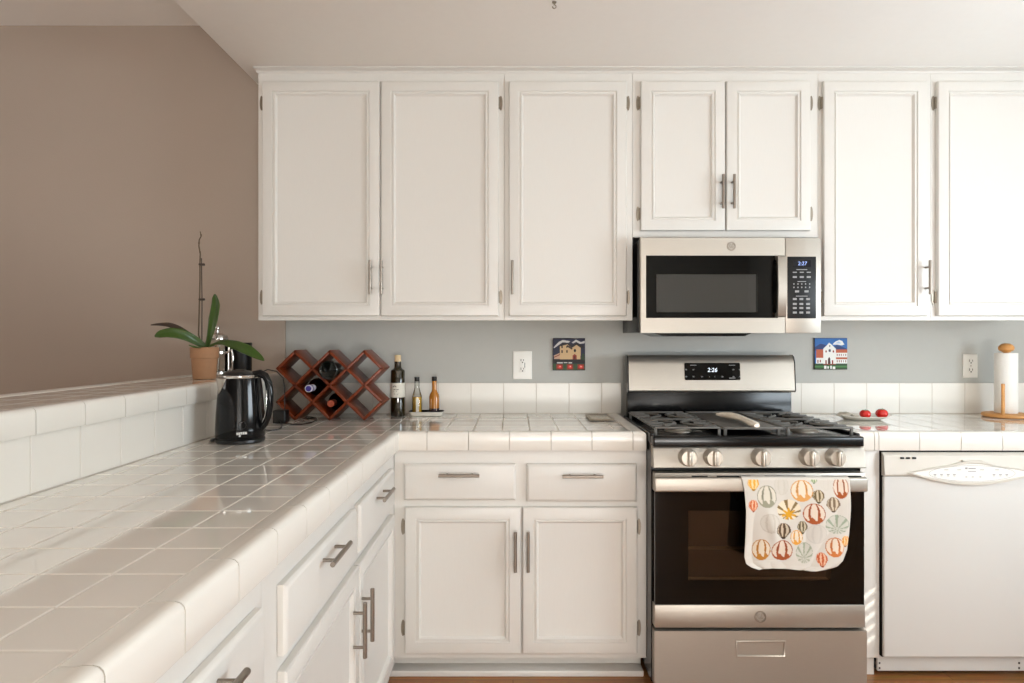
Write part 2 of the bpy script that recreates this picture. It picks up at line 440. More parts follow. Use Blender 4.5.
# base cabinet of the back run
FB = face_back(YF); YBD = YF - .020
bx = lambda px: X(px, YBD); bz = lambda py: Z(py, YBD)
B_BOT = Z(657.8, YF)
C_BOT = ZC - .066        # underside of the worktop edge
t = thing('base_cabinet', 'white base cabinet with two drawers over two doors, beside the gas range', 'cabinet', (0, YW, 0), 'white base cabinets')
bx0, bx1 = XL - .020, X(646.3, YF)
mb = MB()
mb.box(bx0, bx1, YF, YF + .02, B_BOT, C_BOT)
mb.box(bx0, bx1, YF + .02, YW - .002, B_BOT + .02, C_BOT - .0)
mb.build('body', M['cab'], t)
mb = MB(); mb.box(bx0 - .04, bx1 - .006, YF + .075, YF + .09, 0.001, B_BOT + .02); mb.box(bx0 - .04, bx1 - .006, YF + .016, YF + .076, 0.001, .024, bev=.004)
mb.build('toe_kick', M['cab'], t)
drawer(FB, t, bx(403.5), bx(515.6), bz(500.5), bz(464), hoff=.030); drawer(FB, t, bx(526.7), bx(637.3), bz(502), bz(464.3), hoff=.030)
hb = (bz(528), bz(630))
door(FB, t, bx(404.6), bx(520.6), bz(653.8), bz(507.6), (bx(515.3), bz(549.5)), -1, hb, .148)
door(FB, t, bx(522.6), bx(637.5), bz(653.8), bz(507.6), (bx(528), bz(549.5)), 1, hb, .148)

# base cabinets of the left run, faces towards +X
XLF = XL - .022
FL = face_left(XLF)
def left_unit(label, y0, y1, drs, dors):
    t = thing('base_cabinet', label, 'cabinet', (XB, (y0 + y1) / 2, 0), 'white base cabinets')
    mb = MB(); mb.box(XB, XLF, y0, y1, B_BOT, C_BOT); mb.build('body', M['cab'], t)
    mb = MB(); mb.box(XLF - .09, XLF - .075, y0, y1, 0.001, B_BOT + .02); mb.box(XLF - .076, XLF - .016, y0, y1, .001, .024, bev=.004); mb.build('toe_kick', M['cab'], t)
    for d in drs: drawer(FL, t, *d, hoff=.036)
    for d in dors: door(FL, t, *d)
    return t
LZ = (.674, .809); LD = (.106, .645)
left_unit('white base cabinet of the long tiled counter, nearest the inside corner', 1.100, YF, [(1.172, 1.706, *LZ), (1.742, 2.238, *LZ)],
          [(1.172, 1.722, *LD, (1.663, .494), -1, (), .148), (1.732, 2.238, *LD, (1.750, .497), 1, (), .148)])
left_unit('white drawer cabinet of the long tiled counter at the bottom edge of the photo', -0.20, 1.099, [(.628, 1.072, *LZ), (-.065, .560, *LZ)],
          [(.628, 1.072, *LD, (1.04, .495), -1, (), .148), (-.065, .560, *LD, (.53, .495), -1, (), .148)])

# filler between range and dishwasher
XF0, XF1 = 1.268, X(879.3, YF)
t = thing('filler_panel', 'narrow white cabinet filler strip between the range and the dishwasher', 'cabinet panel', ((XF0 + XF1) / 2, YF, 0))
mb = MB(); mb.box(XF0, XF1, YF, YF + .02, B_BOT, C_BOT, bev=.001); mb.box(XF0, XF0 + .018, YF + .02, YW - .01, .001, C_BOT); mb.build('panel', M['cab'], t)
mb = MB(); mb.box(XF0 + .0, XF1 + .0, YF + .035, YF + .05, .001, B_BOT); mb.build('toe_kick', M['cab'], t)

# ------------------------------------------------------------------ tiled worktops
def lines(a0, step, lo, hi):
    """joint positions a0 + n*step inside (lo, hi), with the limits added"""
    n0 = math.ceil((lo - a0) / step + 1e-6); out = [lo]
    while a0 + n0 * step < hi - 1e-4:
        out.append(a0 + n0 * step); n0 += 1
    return out + [hi]
def tile_cells(mb, us, ws, f, gap=.0013, h=.0035, tilt=.0010):
    for u0, u1 in zip(us, us[1:]):
        for w0, w1 in zip(ws, ws[1:]):
            if u1 - u0 < .008 or w1 - w0 < .008: continue
            a, b_, c, d = u0 + gap, u1 - gap, w0 + gap, w1 - gap
            ta, tb = random.uniform(-tilt, tilt), random.uniform(-tilt, tilt)
            rings = []
            for ins, hh in ((0, -.001), (0, h - .0016), (.0006, h - .0005), (.0018, h)):
                r = []
                for (p, q) in ((a + ins, c + ins), (b_ - ins, c + ins), (b_ - ins, d - ins), (a + ins, d - ins)):
                    k = (ta * (p - (a + b_) / 2) + tb * (q - (c + d) / 2)) if hh > 0 else 0
                    r.append(f(p, q, hh + k))
                rings.append(r)
            mb.loops(rings, close_first=False)
VCAP = [(-.051, -.003), (-.051, .0006), (-.049, .0016), (-.030, .0016), (-.024, .0030), (-.013, .0034), (-.006, .0014), (-.0016, -.0030), (0, -.009), (0, -.063), (-.0018, -.066), (-.012, -.066), (-.012, -.012), (-.02, -.003)]
def vcap(mb, p0, p1, nrm, z, m0, m1, joints, prof=VCAP):
    """edge trim from p0 to p1; nrm points out; m0/m1 mitre factors; joints as distances"""
    p0, p1 = Vector(p0), Vector(p1); t = (p1 - p0); Ln = t.length; t.normalize(); n = Vector(nrm)
    cuts = [0] + [j for j in sorted(joints) if .012 < j < Ln - .012] + [Ln]
    for a, b_ in zip(cuts, cuts[1:]):
        ring = []
        for end, s in ((a, 0), (b_, 1)):
            r = []
            for d, h in prof:
                e = end
                if s == 0: e = (end + m0 * d) if a == 0 else end + .0012
                else: e = (end + m1 * d) if b_ == Ln else end - .0012
                q = p0 + t * e + n * d
                r.append((q.x, q.y, z + h))
            ring.append(r)
        mb.loops(ring)
YT = 2.911   # face of the backsplash tiles
XCR = .495   # end of the left worktop at the range
t = thing('tiled_worktop', 'white square tiled worktop, L shaped, with rounded edge tiles, holding the kettle and wine rack', 'worktop', (XB, YC, ZC))
us_all = lines(-.477, .1085, XB, XCR - .052); 
us_l = [u for u in us_all if u < -.477 + 1e-4]; us_b = [u for u in us_all if u > -.477 - 1e-4]
ys = lines(.907, .1125, -.2, 2.354)
yb = lines(2.354, .1125, 2.354, YT)
mb = MB()
ftop = lambda u, w, h: (u, w, ZC - .0035 + h)
tile_cells(mb, us_l, ys, ftop); tile_cells(mb, us_l, yb, ftop); tile_cells(mb, us_b, yb, ftop)
mb.build('surface_tiles', M['tile'], t, angle=14)
mb = MB()
mb.box(XB, XL - .0135, -.2, 2.91, C_BOT, ZC - .0022); mb.box(XL - .0135, XCR - .0135, YC + .0135, 2.91, C_BOT, ZC - .0022)
mb.build('grout_bed', M['grout'], t)
mb = MB()
e = [.8035 + .2 + k * .158 for k in range(-8, 12)]
vcap(mb, (XL, -.2, 0), (XL, YC, 0), (1, 0, 0), ZC, 0, -1, e)
vcap(mb, (XL, YC, 0), (XCR, YC, 0), (0, -1, 0), ZC, 1, 1, [X(px, YC) - XL for px in (427, 468.5, 509.5, 551, 592, 633)])
vcap(mb, (XCR, YC, 0), (XCR, YT, 0), (1, 0, 0), ZC, -1, 0, [.153 * k for k in range(1, 5)])
mb.build('edge_tiles', M['tile_edge_glaze'], t, angle=40)

XC2, XC2E = 1.267, XR - .001
t = thing('tiled_worktop', 'white tiled worktop over the dishwasher, holding the tomatoes and paper towels', 'worktop', (XC2, YC, ZC))
mb = MB(); tile_cells(mb, lines(XC2 + .052, .1085, XC2 + .052, XC2E), yb, ftop); mb.build('surface_tiles', M['tile'], t, angle=14)
mb = MB(); mb.box(XC2 + .0135, XC2E, YC + .0135, 2.91, C_BOT, ZC - .0022); mb.build('grout_bed', M['grout'], t)
mb = MB()
vcap(mb, (XC2, YT, 0), (XC2, YC, 0), (-1, 0, 0), ZC, 0, 1, [.153 * k for k in range(1, 5)])
vcap(mb, (XC2, YC, 0), (XC2E, YC, 0), (0, -1, 0), ZC, -1, 0, [X(px, YC) - XC2 for px in (874.5, 879, 919.7, 961.3, 1002.7)] + [X(1002.7, YC) - XC2 + .1535 * k for k in range(1, 9)])
mb.build('edge_tiles', M['tile_edge_glaze'], t, angle=40)

# backsplash
ZS = Z(382.8, YT)
def splash(label, x0, x1, joints):
    t = thing('tile_backsplash', label, 'backsplash', ((x0 + x1) / 2, YW, ZC))
    mb = MB(); tile_cells(mb, joints, [ZC + .001, ZS], lambda u, w, h: (u, YT + .0035 - h, w), tilt=.0008); mb.build('tiles', M['tile_satin'], t, angle=14)
    mb = MB(); mb.box(x0, x1, YT + .001, YW - .0003, ZC - .001, ZS - .001); mb.build('grout_bed', M['grout'], t)
    return t
j0 = X(470.8, YT)
splash('single row of white backsplash tiles behind the wine rack and oil bottles', XB, .508, lines(j0, .1535, XB, .508))
splash('single row of white backsplash tiles behind the tomatoes and paper towels', 1.262, XR - .001, lines(X(834, YT), .1535, 1.262, XR - .001))

# bar half wall with tiled face and ledge
struct('wall_bar', MB().box(-1.395, XB - .009, -.2, YW - .012, 0, ZLEDGE - .058), M['taupe'])
t = thing('bar_ledge', 'raised white tiled bar ledge above the long counter, with the orchid on it', 'ledge', (XB, 1.3, ZC))
jn = lines(1.374, .1585, -.2, YW - .0125)
tb = thing('tile_backsplash', 'row of large white tiles facing the bar half wall, below its raised ledge', 'backsplash', (XB, 1.3, ZC))
mb = MB(); tile_cells(mb, jn, [ZC + .001, ZLEDGE - .056], lambda u, w, h: (XB - .0035 + h, u, w), tilt=.0008); mb.build('tiles', M['tile_satin'], tb, angle=14)
mb = MB(); mb.box(XB - .008, XB - .002, -.2, YW - .0135, ZC - .066, ZLEDGE - .0575); mb.build('grout_bed', M['grout'], tb)
mb = MB(); mb.box(-1.41, XB - .002, -.2, YW - .0125, ZLEDGE - .0565, ZLEDGE - .0022); mb.build('grout_bed', M['grout'], t)
xe = XB + .012; xw = -1.425
mb = MB(); tile_cells(mb, [xw + .052, xw + .052 + .0885, xw + .052 + .177, xe - .052], lines(1.374, .1125, -.2, YW - .0125), lambda u, w, h: (u, w, ZLEDGE - .0035 + h)); mb.build('ledge_tiles', M['tile'], t, angle=14)
mb = MB()
LCAP = [(d, h if h > -.05 else h + .009) for d, h in VCAP]
vcap(mb, (xe, -.2, 0), (xe, YW - .0125, 0), (1, 0, 0), ZLEDGE, 0, 0, [y + .2 for y in jn], LCAP)
mb.build('edge_tiles', M['tile_edge_glaze'], t, angle=40)
mb = MB(); vcap(mb, (xw, -.2, 0), (xw, YW - .0125, 0), (-1, 0, 0), ZLEDGE, 0, 0, [y + .2 for y in jn], LCAP)
mb.build('edge_tiles', M['tile_edge_glaze'], t, angle=40)

# ------------------------------------------------------------------ gas range
RX0, RX1 = .5015, 1.2605; RXC = (RX0 + RX1) / 2
YP = 2.205                      # front of the control panel
t = thing('gas_range', 'stainless steel gas range with black cooktop between the two counters', 'range', (RXC, YW, 0))
rx = lambda px: X(px, YP); rz = lambda py: Z(py, YP)
mb = MB()
mb.box(RX0, RX1, YP + .045, 2.835, .035, .905)                       # box of the range
for sx in (RX0 + .04, RX1 - .07):
    for sy in (2.30, 2.82): mb.lathe([(.017, .001), (.017, .012), (.011, .014), (.011, .04)], (sx + .015, sy, 0), 14)
mb.build('body', M['black'], t)
ZCT = .922
# cooktop: a tray with a raised rim and a rounded front lip
mb = MB()
mb.box(RX0 - .002, RX1 - .009, YP + .002, YP + .05, rz(447.2), rz(436.8), bev=.006, seg=3)
mb.box(RX0 - .003, RX1 + .003, YP + .045, 2.80, .899, ZCT, bev=.004)
mb.box(RX0 - .003, RX0 + .012, YP + .05, 2.80, ZCT - .004, ZCT + .012, bev=.004); mb.box(RX1 - .012, RX1 + .003, YP + .05, 2.80, ZCT - .004, ZCT + .012, bev=.004)
mb.build('cooktop', M['black'], t)
# burners under the two outer grates
GX = ((RX0 + .012, RX0 + .262), (RX1 - .262, RX1 - .012)); GY0, GY1 = YP + .058, 2.765
BY = (GY0 + .135, GY1 - .125)
for g0, g1 in GX:
    for byc in BY:
        c = ((g0 + g1) / 2, byc, ZCT)
        mb = MB(); mb.lathe([(.052, -.001), (.052, .004), (.046, .007), (.040, .010), (.040, .013), (.001, .013)], c, 28)
        o = mb.build('burner', M['steel'], t)
        mb = MB(); mb.lathe([(.036, .0125), (.038, .015), (.037, .0195), (.033, .021), (.001, .0215)], c, 28); mb.build('burner_cap', M['iron'], o)
ZG = Z(426.9, GY0)              # top of the grates
for g0, g1 in GX:
    mb = MB(); w = .010; h0 = ZG - .0075
    for xx in (g0, g1 - w): mb.box(xx, xx + w, GY0, GY1, h0, ZG - .005, bev=.003)
    for yy in (GY0, GY1 - w, (GY0 + GY1) / 2 - w / 2): mb.box(g0 + w * .5, g1 - w * .5, yy, yy + w, h0, ZG, bev=.003)
    n = 8
    for k in range(1, n):
        yy = GY0 + (GY1 - GY0) * k / n
        if abs(yy - (GY0 + GY1) / 2) < .012: continue
        for s, x0 in ((1, g0), (-1, g1)):
            dd = min(abs(yy - q) for q in BY)
            ln = (g1 - g0) / 2 - (.058 if dd < .05 else .066 if dd < .09 else .040)
            xa, xb = sorted((x0 + s * -.001, x0 + s * ln))
            mb.box(xa, xb, yy - .0042, yy + .0042, ZG - .0075, ZG + .0005, bev=.0025)
    for byc in BY:                                                       # four fingers over each burner, rising slightly
        c = Vector(((g0 + g1) / 2, byc, ZG - .004))
        for a in (PI / 4, 3 * PI / 4, 5 * PI / 4, 7 * PI / 4):
            d = Vector((math.cos(a), math.sin(a) * 1.15, 0))
            mb.tube([c + d * .022 + Vector((0, 0, .002)), c + d * .075, c + d * .105], [.0045, .0052, .0055], 8)
        for a in (0, PI): pass
    for xx in (g0 + .004, g1 - .014):
        for yy in (GY0 + .003, GY1 - .013): mb.box(xx, xx + .01, yy, yy + .01, ZCT - .001, h0 + .003, bev=.002)
    mb.build('grate', M['iron'], t)
# centre griddle
q0, q1 = GX[0][1] + .004, GX[1][0] - .004
mb = MB(); mb.box(q0, q1, GY0, GY1, ZG - .010, ZG - .004, bev=.002)
for xx in (q0, q1 - .010): mb.box(xx, xx + .010, GY0, GY1, ZG - .012, ZG, bev=.003)
for yy in (GY0, GY1 - .010): mb.box(q0, q1, yy, yy + .010, ZG - .0095, ZG, bev=.003)
for xx in (q0 + .01, q1 - .02):
    for yy in (GY0 + .02, GY1 - .03): mb.box(xx, xx + .01, yy, yy + .01, ZCT - .001, ZG - .008)
mb.build('griddle', M['iron'], t)
# backguard
YG = 2.775
gz = lambda py: Z(py, YG)
mb = MB(); mb.box(RX0 + .014, RX1 - .004, YG + .022, 2.835, .90, gz(389), bev=.003); mb.build('backguard_riser', M['black'], t)
mb = MB()
prof = [(YG + .004, gz(392.3)), (YG - .004, gz(390.3)), (YG + .006, gz(364)), (YG + .016, gz(357.5)), (YG + .030, gz(355.4)), (2.832, gz(355.4)), (2.832, gz(392.3))]
mb.prism(prof, lambda y, z, d: (d, y, z), RX0 + .017, RX1 + .001)
bg = mb.build('backguard', M['steel'], t)
for x0, x1 in ((RX0 + .012, RX0 + .017), (RX1 + .001, RX1 + .004)):
    mb = MB(); mb.prism([(y - (.002 if y < 2.8 else 0), z + (.002 if z > 1.1 else 0)) for y, z in prof], lambda y, z, d: (d, y, z), x0, x1)
    mb.build('end_cap', M['black'], bg)
def on_guard(u, w, d):       # u, w in the plane of the sloped face around the display centre
    sl = ((YG + .006) - (YG - .004)) / (gz(364) - gz(390.3))
    zc = gz(371.5) + w
    return (X(712.5, YG) + u, YG - .004 + sl * (zc - gz(390.3)) - d, zc)
mb = MB()
dw, dh = 27.8 * YG / FOC, 8.6 * YG / FOC
pts = []
for (cx_, cy_, a0) in ((dw - .006, dh - .006, 0), (-dw + .006, dh - .006, 90), (-dw + .006, -dh + .006, 180), (dw - .006, -dh + .006, 270)):
    for k in range(5):
        a = math.radians(a0 + 22.5 * k); pts.append((cx_ + .006 * math.cos(a), cy_ + .006 * math.sin(a)))
mb.prism(pts, on_guard, -.003, .0022)
disp = mb.build('display', M['blackglass'], bg)
mb = MB(); mb.text('2:26', .026, lambda u, w, d: on_guard(u - .001, w + .006, .0026 + d), shear=.15); mb.build('clock_digits', M['digit'], disp)
mb = MB()
for ux_, wz in [(-41, 2), (-33, 2), (-41, -5), (-33, -5), (-24, -5), (-16, -5), (-10, -5), (-2, -5), (10, 2), (17, 2), (10, -5), (17, -5)]:
    sc_ = dw / 27.8
    u0, w0 = (ux_ + 12.5) * sc_ * .93, wz * sc_
    wd = .0014 if ux_ in (-16, -10) else .0042
    for k in range(2): fbox_pts = [(u0 - wd * (1 - .35 * k), w0 + .0018 - .0032 * k), (u0 + wd, w0 + .0018 - .0032 * k), (u0 + wd, w0 + .0004 - .0032 * k), (u0 - wd, w0 + .0004 - .0032 * k)]; mb.prism(fbox_pts, on_guard, .0022, .0027)
for (u0, w0) in ((-.085, .028), (.088, .028), (.088, -.029)):
    mb.prism([(u0 - .014, w0 - .0012), (u0 + .014, w0 - .0012), (u0 + .014, w0 + .0012), (u0 - .014, w0 + .0012)], on_guard, .0022, .0027)
mb.build('button_legends', M['grey_mark'], disp)
# control panel with five knobs
mb = MB()
pz0, pz1 = rz(468.6), rz(447.3)
prof = [(YP + .05, pz0), (YP + .006, pz0), (YP, pz0 + .004), (YP + .012, pz1 - .006), (YP + .018, pz1), (YP + .05, pz1)]
mb.prism(prof, lambda y, z, d: (d, y, z), RX0, RX1 - .004)
cp = mb.build('control_panel', M['steel'], t)
sl = .012 / (pz1 - pz0 - .010)
def on_panel(u, w, d):
    return (u, YP + sl * (w - pz0 - .004) - d, w)
mb = MB()
for px in (687.8, 713, 760.8, 808.8, 835.3):
    u, w = rx(px), rz(457.3)
    s = -1 if px < 730 else 1
    ring = [(u + s * .042 + .004 * math.cos(a) * (1 if k % 2 else 1), w + .024 + .004 * math.sin(a)) for k, a in enumerate([PI * 2 * i / 10 for i in range(10)])]
    mb.tube([on_panel(p, q, .0002) for p, q in ring], .0006, 4, closed=True)
    for q in (-.012, 0.004): mb.box(u + q, u + q + .005, on_panel(u, w + .036, 0)[1] - .0006, on_panel(u, w + .036, 0)[1] + .001, w + .034, w + .0355)
mb.build('burner_marks', M['grey_mark'], cp)
for px in (687.8, 713, 760.8, 808.8, 835.3):
    u, w = rx(px), rz(457.3)
    y0 = on_panel(u, w, 0)[1]
    mb = MB(); mb.lathe([(.0335, .001), (.0335, -.004), (.031, -.007), (.0295, -.026), (.0265, -.030), (.001, -.0305)], (u, y0, w), 36, axis='Y')
    k = mb.build('knob', M['knob'], t)
    mb = MB(); mb.box(u - .0078, u + .0078, y0 - .046, y0 - .029, w - .0265, w + .0265, bev=.0055, seg=3); mb.build('knob_grip', M['knob'], k)
    mb = MB(); mb.box(u - .0009, u + .0009, y0 - .0466, y0 - .045, w - .021, w + .022); mb.build('knob_pointer', M['dark'], k)
# oven door
YO = YP + .004
oz = lambda py: Z(py, YO)
dz0, dz1 = oz(628), oz(472.9); dx0, dx1 = rx(655), rx(866)
mb = MB()
gz0, gz1 = oz(605), oz(492)
wx0, wx1, wz0, wz1 = rx(689), rx(832), oz(581), oz(511)
mb.box(dx0, dx1, YO, YO + .04, gz1, dz1, bev=.004)
od = mb.build('oven_door', M['steel'], t)
mb = MB(); mb.box(dx0, dx1, YO, YO + .04, dz0, gz0, bev=.003); mb.build('bottom_trim', M['steel'], od)
mb = MB()       # black border glass round the window
for a0, a1, b0, b1 in ((dx0 + .002, wx0, gz0, gz1), (wx1, dx1 - .002, gz0, gz1), (wx0, wx1, gz0, wz0), (wx0, wx1, wz1, gz1)):
    mb.box(a0, a1, YO + .004, YO + .04, b0, b1)
mb.build('door_glass', M['blackglass'], od)
mb = MB(); mb.box(wx0, wx1, YO + .0042, YO + .0075, wz0, wz1); mb.build('window_glass', M['ovenglass'], od)
mb = MB(); mb.box(wx0 - .01, wx1 + .01, YO + .037, YO + .040, wz0 - .01, wz1 + .01); mb.build('inner_liner', M['cavity'], od)
for py in (548.5, 579):
    zz = Z(py, YO + .02)
    mb = MB()
    for q in range(3): mb.tube([(wx0 + .002, YO + .016 + q * .008, zz + q * .001), (wx1 - .002, YO + .016 + q * .008, zz + q * .001)], .0014, 6)
    mb.build('oven_rack', M['rackmetal'], od)
mb = MB()
for a, b_ in ((692, 708), (717, 751), (765, 806), (822, 862)):
    mb.box(rx(a), rx(b_), YO - .0005, YO + .004, oz(477.3), oz(475.6))
mb.build('vent_slots', M['dark'], od)
# handle
YH = 2.150
hx0, hx1 = X(654.5, YH), X(868.5, YH); hz0, hz1 = Z(492.2, YH), Z(478.0, YH)
mb = MB(); mb.box(hx0, hx1, YH, YH + .020, hz0, hz1, bev=.006, seg=4)
for a in (hx0 + .012, hx1 - .042): mb.box(a, a + .03, YH + .015, YO + .002, hz0 + .008, hz1 - .012, bev=.003)
mb.build('door_handle', M['steel'], od)
def emblem(parent, u, z, y, r):
    mb = MB(); pts = [(u + r * math.cos(a), y, z + r * math.sin(a)) for a in [2 * PI * k / 32 for k in range(32)]]
    mb.tube(pts, r * .075, 6, closed=True)
    for s in (0, PI / 2, PI, 3 * PI / 2):                                   # four swirls of the rim
        c = [(u + r * .80 * math.cos(s + q), y, z + r * .80 * math.sin(s + q)) for q in (0.1, .5, .9, 1.3)]
        mb.tube(c, r * .055, 6)
    # two joined script letters
    L1 = [(-.05, .32), (-.22, .46), (-.42, .34), (-.46, .02), (-.38, -.26), (-.18, -.36), (-.06, -.18), (-.06, .02), (-.22, -.02), (-.10, .06), (.02, .02)]
    L2 = [(.40, .30), (.28, .44), (.14, .34), (.18, .12), (.32, .04), (.14, -.04), (.08, -.24), (.22, -.38), (.42, -.26), (.48, -.08)]
    for Lp in (L1, L2): mb.tube([(u + r * p, y, z + r * q) for p, q in Lp], r * .06, 6)
    return mb.build('emblem', M['nickel'], parent)
emblem(od, rx(760.8), oz(616.8), YO - .0006, .0195)
# storage drawer
mb = MB(); wz0_, wz1_ = oz(654.6), oz(641.5); ww0, ww1 = rx(737.5), rx(783.5)
zd0, zd1 = .045, oz(630.3)
for a0, a1, b0, b1 in ((dx0 - .002, ww0, zd0, zd1), (ww1, dx1 + .002, zd0, zd1), (ww0, ww1, zd0, wz0_), (ww0, ww1, wz1_, zd1)):
    mb.box(a0, a1, YO - .006, YO + .035, b0, b1)
mb.box(dx0 - .002, dx1 + .002, YO + .030, YO + .036, zd0, zd1)
dr = mb.build('storage_drawer', M['steel'], t)
mb = MB()
pr = [(0, -.002), (.001, -.004), (.005, -.0045), (.007, .0), (.012, .012)]
panel(mb, lambda u, d, z: (u, YO - .006 + d, z), ww0 - .006, ww1 + .006, wz0_ - .006, wz1_ + .006, [(0, .0005), (0, -.003), (.003, -.0038), (.007, -.002), (.009, .012), (.012, .028)])
mb.build('recessed_handle', M['steel'], dr)

# ------------------------------------------------------------------ spoon rest on the griddle
zs = ZG + .0005
pc = [on_plane(px, py, zs + .012) for px, py in ((716.5, 414.6), (722, 415), (730, 416), (738, 417.8), (744, 419.8), (749, 422), (754, 424.6), (757, 426.2))]
mb = MB()
rad = [.008, .018, .0235, .021, .0155, .0165, .019, .010]
mb.tube([(p.x, p.y, zs + .0135) for p in pc], rad, 18, flat=.58)
o = mb.build('spoon_rest', M['ceramic']); tag(o, 'cream ceramic spoon rest lying across the middle of the black cooktop', 'spoon rest')

# ------------------------------------------------------------------ tea towel over the oven handle
BAL = [  # cx, cy, rx, ry (in photo crop units), kind, colour
 (172, 88, 36, 44, 'b', (218, 160, 60)), (252, 165, 60, 68, 'p', (150, 148, 128)), (345, 98, 45, 58, 'g', (196, 190, 178)),
 (470, 130, 70, 66, 'p', (208, 152, 88)), (548, 66, 22, 20, 'b', (120, 146, 110)), (570, 165, 37, 42, 'b', (104, 88, 60)),
 (712, 110, 48, 68, 'p', (158, 82, 40)), (167, 222, 30, 38, 'b', (196, 96, 52)), (660, 215, 44, 48, 'b', (120, 100, 80)),
 (385, 245, 74, 62, 's', (206, 150, 40)), (540, 270, 68, 64, 'p', (160, 84, 46)), (680, 335, 74, 58, 'g2', (146, 156, 136)),
 (265, 325, 60, 58, 'g', (186, 178, 166)), (348, 375, 48, 50, 'b', (84, 64, 46)), (468, 355, 32, 40, 'b', (96, 84, 60)),
 (430, 415, 38, 46, 'p', (216, 150, 60)), (555, 395, 64, 60, 'g', (192, 186, 178)), (212, 490, 56, 66, 'p', (176, 118, 48)),
 (340, 495, 66, 64, 'p', (156, 80, 44)), (478, 510, 52, 64, 'g2', (150, 156, 136)), (583, 550, 32, 42, 'b', (188, 92, 52)),
 (665, 475, 58, 60, 'p', (190, 112, 58)), (110, 420, 26, 40, 'g', (200, 192, 180)), (730, 440, 26, 36, 'b', (206, 140, 60)), (620, 90, 34, 40, 'g', (200, 194, 184))]
CLOTH = (204, 198, 189)
def towel_col(u, w):
    x, y = 100 + u * 670, 60 + w * 555
    best = CLOTH
    for cx_, cy_, ra, rb, kd, c in BAL:
        p, q = (x - cx_) / ra, (y - cy_) / rb
        if kd == 'b':      # balloon, narrowing to a basket
            lim = 1.0 if q < 0 else math.sqrt(max(0, 1 - q * q * .9)) 
            wdt = math.sqrt(max(0, 1 - q * q)) if q < .1 else max(0, 1 - (q - .1) * .95)
            if abs(q) < 1 and abs(p) < wdt:
                s = p / max(wdt, .05)
                st = math.sin(s * 8.5)
                best = c if (st > -.1 or abs(s) > .86) else tuple((a + 2 * b_) / 3 for a, b_ in zip(c, (240, 226, 200)))
                if q > .72: best = tuple(v * .75 for v in c)
        else:
            r2 = p * p + q * q
            if r2 < 1:
                s = p / max(.08, math.sqrt(max(0, 1 - q * q)))
                ribs = math.sin(math.asin(max(-1, min(1, s))) * 3.6 + PI / 2)
                rib = abs(ribs) < .42 or r2 > .84
                soft = tuple((a + 7 * b_) / 8 for a, b_ in zip(c, (222, 214, 200)))
                dk = tuple(v * .8 for v in c)
                if kd == 'g': best = tuple((a + 2 * b_) / 3 for a, b_ in zip(c, CLOTH)) if not rib else c
                elif kd == 'g2':
                    an = math.atan2(q - .55, p); best = c if (abs(math.sin(an * 5)) > .86 or (r2 > .9 and q < .3)) else tuple((a + 4 * b_) / 5 for a, b_ in zip(c, CLOTH))
                elif kd == 's':
                    an = math.atan2(q - .45, p); rr = math.hypot(p, q - .45)
                    best = c if rr < .46 + .2 * math.sin(an * 7) else ((126, 104, 66) if abs(math.sin(an * 4.5)) > .88 else soft)
                else:
                    best = c if rib else soft
                    if abs(ribs) < .2 and q < .2: best = dk
                    if q > .50 + .16 * math.sin(p * 9): best = c
    return best
mb = MB()
NU, NV = 150, 170
tx = lambda px: X(px, YH)
front_len = Z(478.5, YH) - Z(570.5, YH - .02)
path = []      # (y, z, v) down the back, over the handle, down the front
zt_ = hz1 + .0022
back = [(YH + .0230, zt_ - .005 - .045 * (1 - k / 8), None) for k in range(8)]
over = [(YH + .010 + .0125 * math.cos(a), zt_ - .006 + .0065 * math.sin(a), None) for a in [PI * k / 8 for k in range(9)]]
nf = NV - len(back) - len(over)
front = [(YH - .0035 - .010 * math.sin(min(1, (k + 1) / nf * 2) * PI / 2), zt_ - .006 - (front_len - .004) * (k + 1) / nf, (k + 1) / nf) for k in range(nf)]
path = back + over + front
edgeL = [(0, 741.5), (.12, 743.5), (.34, 744.5), (.55, 743.6), (.85, 741.8), (.93, 743.8), (.97, 749), (1, 757)]
edgeR = [(0, 849), (.3, 848.6), (.6, 846.8), (.78, 844.6), (.90, 840.5), (.96, 835), (.985, 829), (1, 820)]
def interp(tab, v):
    for (a, x0), (b_, x1) in zip(tab, tab[1:]):
        if v <= b_: return x0 + (x1 - x0) * (v - a) / (b_ - a)
    return tab[-1][1]
grid, cols = [], []
for y, z, v in path:
    vv = v if v is not None else 0
    x0, x1 = tx(interp(edgeL, vv)), tx(interp(edgeR, vv))
    row = []
    for i in range(NU + 1):
        u = i / NU
        wav = (.006 * math.sin(u * 9.5 + 1.2 + 1.5 * vv) + .004 * math.sin(u * 17 + 3 * vv) + .005 * math.sin(u * 4 - 5 * vv)) * min(1, vv * 1.6)
        cr = .010 * math.exp(-((u - .14 - .22 * vv) / .05) ** 2) * max(0, min(1, (vv - .3) * 4)) * max(0, min(1, (.8 - vv) * 4))
        xx = x0 + (x1 - x0) * u
        ra = on = 0
        row.append(mb.v(xx, y - abs(wav) * 0.9 - cr, z + .003 * math.sin(u * 6) * vv * (1 if vv > .9 else 0)))
        yy = (vv)
        cols.append(towel_col((741.5 + (interp(edgeL, vv) - 741.5) + (interp(edgeR, vv) - interp(edgeL, vv)) * u - 741.1) / 107.9, vv) if v is not None else CLOTH)
    grid.append(row)
for a, b_ in zip(grid, grid[1:]):
    for i in range(NU): mb.face([a[i], a[i + 1], b_[i + 1], b_[i]])
o = mb.build('tea_towel', M['towel'], angle=80)
ca = o.data.color_attributes.new('col', 'FLOAT_COLOR', 'POINT')
for i, c in enumerate(cols): ca.data[i].color = (*lin(c), 1)
sm = o.modifiers.new('thickness', 'SOLIDIFY'); sm.thickness = .0015; sm.offset = 0
